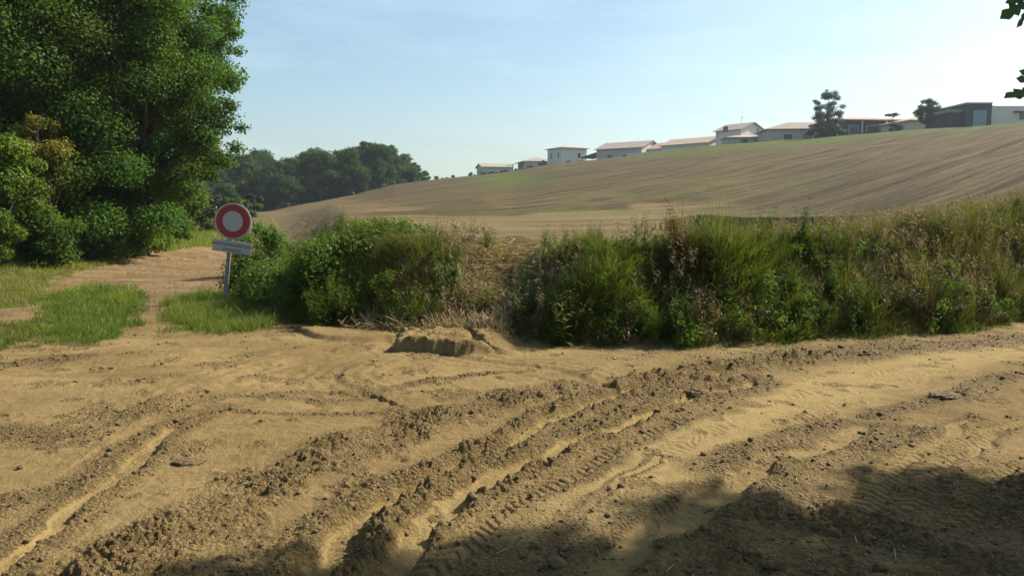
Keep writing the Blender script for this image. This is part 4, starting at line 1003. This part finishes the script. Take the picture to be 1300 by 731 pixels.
# ------------------------------------------------------------------ clods, gravel and lumps
def pebble_mesh(name, P0, rad, seed, sq=.65):
    rg = np.random.default_rng(seed)
    t = (1+5**.5)/2
    iv = np.array([(-1, t, 0), (1, t, 0), (-1, -t, 0), (1, -t, 0), (0, -1, t), (0, 1, t), (0, -1, -t), (0, 1, -t), (t, 0, -1), (t, 0, 1), (-t, 0, -1), (-t, 0, 1)], float); iv /= np.linalg.norm(iv[0])
    fc = np.array([(0, 11, 5), (0, 5, 1), (0, 1, 7), (0, 7, 10), (0, 10, 11), (1, 5, 9), (5, 11, 4), (11, 10, 2), (10, 7, 6), (7, 1, 8), (3, 9, 4), (3, 4, 2), (3, 2, 6), (3, 6, 8), (3, 8, 9), (4, 9, 5), (2, 4, 11), (6, 2, 10), (8, 6, 7), (9, 8, 1)])
    N = len(P0); ang = rg.uniform(0, 2*np.pi, N); c, s = np.cos(ang), np.sin(ang)
    v = iv[None]*rg.uniform(.6, 1.3, (N, 12, 1)); v = v*np.stack([rg.uniform(.8, 1.4, N), rg.uniform(.7, 1.1, N), np.full(N, sq)], -1)[:, None]
    v = np.stack([v[..., 0]*c[:, None]-v[..., 1]*s[:, None], v[..., 0]*s[:, None]+v[..., 1]*c[:, None], v[..., 2]], -1)
    V = P0[:, None]+v*rad[:, None, None]
    Fq = (fc[None]+(np.arange(N)*12)[:, None, None]).reshape(-1, 3)
    me = bpy.data.meshes.new(name); V = V.reshape(-1, 3).astype(np.float32)
    me.vertices.add(len(V)); me.vertices.foreach_set('co', V.ravel()); me.loops.add(Fq.size); me.loops.foreach_set('vertex_index', Fq.astype(np.int32).ravel())
    me.polygons.add(len(Fq)); me.polygons.foreach_set('loop_start', np.arange(0, Fq.size, 3, dtype=np.int32)); me.update(calc_edges=True)
    return me
def clods():
    P0, s, rg = scatter(6500, -7, 8.5, 3, 11, lambda x, y, s, w, p, g, r: (s < .1) & (np.abs(x/y) < .8) & (g < .5) & (r.uniform(0, 1, len(x)) < np.clip(w, .02, 1)**1.5), 61, over=16, detail=True)
    rad = np.exp(np.random.default_rng(1).normal(-4.95, .5, len(P0)))
    P0[:, 2] += rad*.3
    o = link('mud_clods', pebble_mesh('mud_clods', P0, rad, 5), None, CLOD); tag(o, 'crumbled dark mud clods strewn along the wheel ruts', 'mud clods', kind='stuff')
    P0, s, rg = scatter(5000, 1.0, 8.5, 8.2, 11.2, lambda x, y, s, w, p, g, r: (s < .1) & (s > -1.1) & (r.uniform(0, 1, len(x)) < .8), 62, over=6)
    rad = np.exp(np.random.default_rng(2).normal(-5.0, .35, len(P0)))
    o = link('gravel', pebble_mesh('gravel', P0, rad, 6, .8), None, plain('pale_gravel', (.26, .21, .14), .9, .35, 60, .2)); tag(o, 'pale gravel along the foot of the bank beside the road', 'gravel', kind='stuff')
clods()
def debris():
    P0, s, rg = scatter(900, -6.5, 8, 3.2, 10.5, lambda x, y, s, w, p, g, r: (s < .1) & (np.abs(x/y) < .8) & (g < .5) & (r.uniform(0, 1, len(x)) < .12+.8*ss(.1, .5, fbm(x, y, .8, 2, 88))), 63, over=10, detail=True)
    N = len(P0); az = rg.uniform(0, 6.3, N); d = np.stack([np.cos(az), np.sin(az), rg.normal(0, .12, N)], -1); l = rg.uniform(.01, .06, N)[:, None]; w = rg.uniform(.001, .003, N)[:, None]
    sv = np.stack([-np.sin(az), np.cos(az), np.zeros(N)], -1); c = P0+np.array([0, 0, .006]); V = np.stack([c-d*l-sv*w, c-d*l+sv*w, c+d*l+sv*w, c+d*l-sv*w], 1)
    o = link('straw_bits', quads('straw_bits', V.reshape(-1, 3), np.arange(N*4).reshape(-1, 4), False, np.repeat(colmix(N, rg, (.10, .07, .03), (.75, .62, .40), rg.uniform(0, 1, N)), 4, 0)), None, DRY)
    tag(o, 'small bits of straw and twig scattered over the mud', 'straw', kind='stuff')
debris()
def lump(px, py, w, h, label, seed, name='mud_lump', mat=None):
    x, y = gp(px, py); rg = random.Random(seed)
    import bmesh
    bm = bmesh.new(); bmesh.ops.create_icosphere(bm, subdivisions=4, radius=1)
    for v in bm.verts:
        p = v.co.copy(); from mathutils import noise as mn
        n = mn.fractal(p*2.2+Vector((seed, 0, 0)), .8, 2.1, 5)*.30
        p = p*(1+n); v.co = (p.x*w, p.y*w*.7, p.z*h)
    me = bpy.data.meshes.new(name); bm.to_mesh(me); bm.free()
    o = link(name, me, None, mat or CLOD, (x, y, tz(x, y, True)+h*.25)); tag(o, label, 'mud lump', 'single dark mud lumps')
    return o
lump(1106, 452, .145, .075, 'large dark mud lump lying on the gravel below the right end of the bank', 3)
lump(884, 501, .10, .055, 'dark rounded mud lump left of the pale driven lane', 9)
lump(1200, 502, .13, .03, 'flat dark mud lump on the right side of the pale lane', 14)
lump(240, 588, .10, .02, 'flat dark mud patch left of the central ruts', 18)
lump(604, 440, .07, .06, 'small dark mud lump in the notch of the cut sand block', 22)

# ------------------------------------------------------------------ the tree at the right whose shade falls on the road
def lobed_leaf(L_):
    """outline of an oak leaf in the xy-plane, stalk at the origin, length L_"""
    pr = [(0, .015), (.10, .02), (.2, .13), (.30, .20), (.36, .10), (.46, .19), (.56, .26), (.62, .13), (.72, .18), (.82, .20), (.90, .10), (1.0, .0)]
    return [(t*L_, w*L_) for t, w in pr]
def near_tree():
    root = empty('shade_tree', (9.2, 4.4, tz(9.2, 4.4)), 0, label='tree outside the right edge whose lobed leaves hang into the upper right corner', cat='tree')
    rg = np.random.default_rng(12); cl = []
    cs = [(8.7, 3.8, 6.6, 3.4, 110), (6.6, 3.5, 6.7, 2.3, 44), (5.1, 4.5, 6.6, 1.3, 18), (5.8, 5.5, 6.6, 1.05, 16), (7.1, 4.5, 6.6, 1.8, 40), (9.3, 5.2, 6.6, 1.9, 40), (11.2, 5.9, 6.6, 1.8, 34), (10.4, 5.6, 6.0, 2.6, 26), (11, 2.5, 6.2, 2.6, 24), (6.6, 1.8, 6.4, 2.6, 36), (9.0, -.5, 6.3, 2.8, 26), (9.4, 6.4, 5.6, 1.6, 10)]
    for cx, cy, cz, rr, n in cs:
        for i in range(n):
            d = rg.normal(size=3); d /= np.linalg.norm(d); q = rr*rg.uniform(.2, 1)**.45
            cl.append((cx+d[0]*q-9.2, cy+d[1]*q-4.4, cz+d[2]*q*.55, rg.uniform(.35, .62)))
    # keep the crown out of the photograph's frame
    keep = []
    for c in cl:
        X, Y, Z = c[0]+9.2, c[1]+4.4, c[2]
        if Y > .5 and (X-.8)/Y < .70 and (Z-.8-EYE)/Y < .34: continue
        keep.append(c)
    V, Q, C = leaf_cloud(keep, 190000, .135, 3, .6)
    link('crown', quads('crown', V, Q, False, C), root, OAK)
    mb = MB(); tp = [(0, 0, -.2), (.1, 0, 1.5), (-.05, .1, 3.2), (-.2, 0, 5.0), (-.3, .1, 6.8)]
    mb.tube(tp, [.30, .22, .19, .14, .05], 12)
    for j in rg.permutation(len(keep))[:34]:
        c = Vector(keep[j][:3]); s0 = Vector(tp[2]).lerp(Vector(tp[3]), rg.uniform(0, 1)); m_ = s0.lerp(c, .5)+Vector((0, 0, .4)); mb.tube([s0, m_, c], [.075, .045, .012], 6)
    link('trunk', mb.mesh('trunk', True), root, BARK)
    # two drooping twigs with big lobed leaves
    LM = leaf_mat('lobed_leaf', (.075, .115, .050), .45)
    def twig(pts, leaves):
        pts = [Vector(p)-Vector(root.location) for p in pts]
        t = MB().tube(pts, [.014, .009, .006, .004][:len(pts)], 6).build('branch', BARK, root, True)
        V = []; Q = []; Cc = []
        for (p, dirv, nrm, L_) in leaves:
            p = Vector(p)-Vector(root.location); d = Vector(dirv).normalized(); n = Vector(nrm); n = (n-d*n.dot(d)).normalized(); b = n.cross(d)
            pr = lobed_leaf(L_); base = len(V)
            for (u, w) in pr:
                sag = -.12*u*u/L_
                for q in (-w, 0, w): V.append(p+d*u+b*q+n*(sag+abs(q)*.18))
            for i in range(len(pr)-1):
                a = base+3*i; Q += [(a, a+1, a+4, a+3), (a+1, a+2, a+5, a+4)]
            k = rg.uniform(.8, 1.2); Cc += [(k, k, k)]*(len(pr)*3)
        link('leaves', quads('leaves', np.array([tuple(v) for v in V]), np.array(Q), True, np.array(Cc)), t, LM)
    def W(px, py, Y):
        a, e = ray(px, py); return (a*Y, Y, EYE+e*Y)
    Y = 3.5
    def LL(px, py, px2, py2, L_, Y=3.5, nr=(0, -1, .35)):
        p = Vector(W(px, py, Y)); q = Vector(W(px2, py2, Y)); return (p, (q-p), nr, (q-p).length)
    twig([(6.5, 4.4, 4.2), W(1450, -120, 3.7), W(1340, -20, Y), W(1306, 4, Y)],
         [LL(1307, 2, 1271, 22, 0, nr=(.1, -1, .5)), LL(1312, -6, 1278, 2, 0), LL(1306, 6, 1294, 36, 0, nr=(.8, -1, .2)), LL(1320, 0, 1352, 30, 0), LL(1330, -25, 1295, -50, 0), LL(1345, -35, 1385, -20, 0)])
    twig([(6.5, 4.6, 4.0), W(1440, 40, 3.7), W(1345, 100, 3.55), W(1312, 116, Y)],
         [LL(1314, 113, 1275, 121, 0, nr=(0, -.6, .9)), LL(1318, 108, 1292, 98, 0), LL(1320, 104, 1296, 88, 0, nr=(.4, -1, .3)), LL(1316, 116, 1288, 122, 0, Y=3.52), LL(1325, 112, 1350, 140, 0), LL(1350, 100, 1385, 85, 0)])
near_tree()

# ------------------------------------------------------------------ the air
def haze():
    o = MB().box(-960, 960, -960, 960, -12, 60).build('haze', None)
    o.data.materials.clear()
    m = bpy.data.materials.new('air'); m.use_nodes = True; t = m.node_tree; t.nodes.clear()
    v = t.nodes.new('ShaderNodeVolumePrincipled'); v.inputs['Color'].default_value = (.80, .90, 1.0, 1); v.inputs['Density'].default_value = .00032; v.inputs['Anisotropy'].default_value = .35
    ou = t.nodes.new('ShaderNodeOutputMaterial'); t.links.new(v.outputs[0], ou.inputs['Volume']); o.data.materials.append(m)
    tag(o, 'thin summer haze over the fields', 'haze', kind='stuff')
haze()
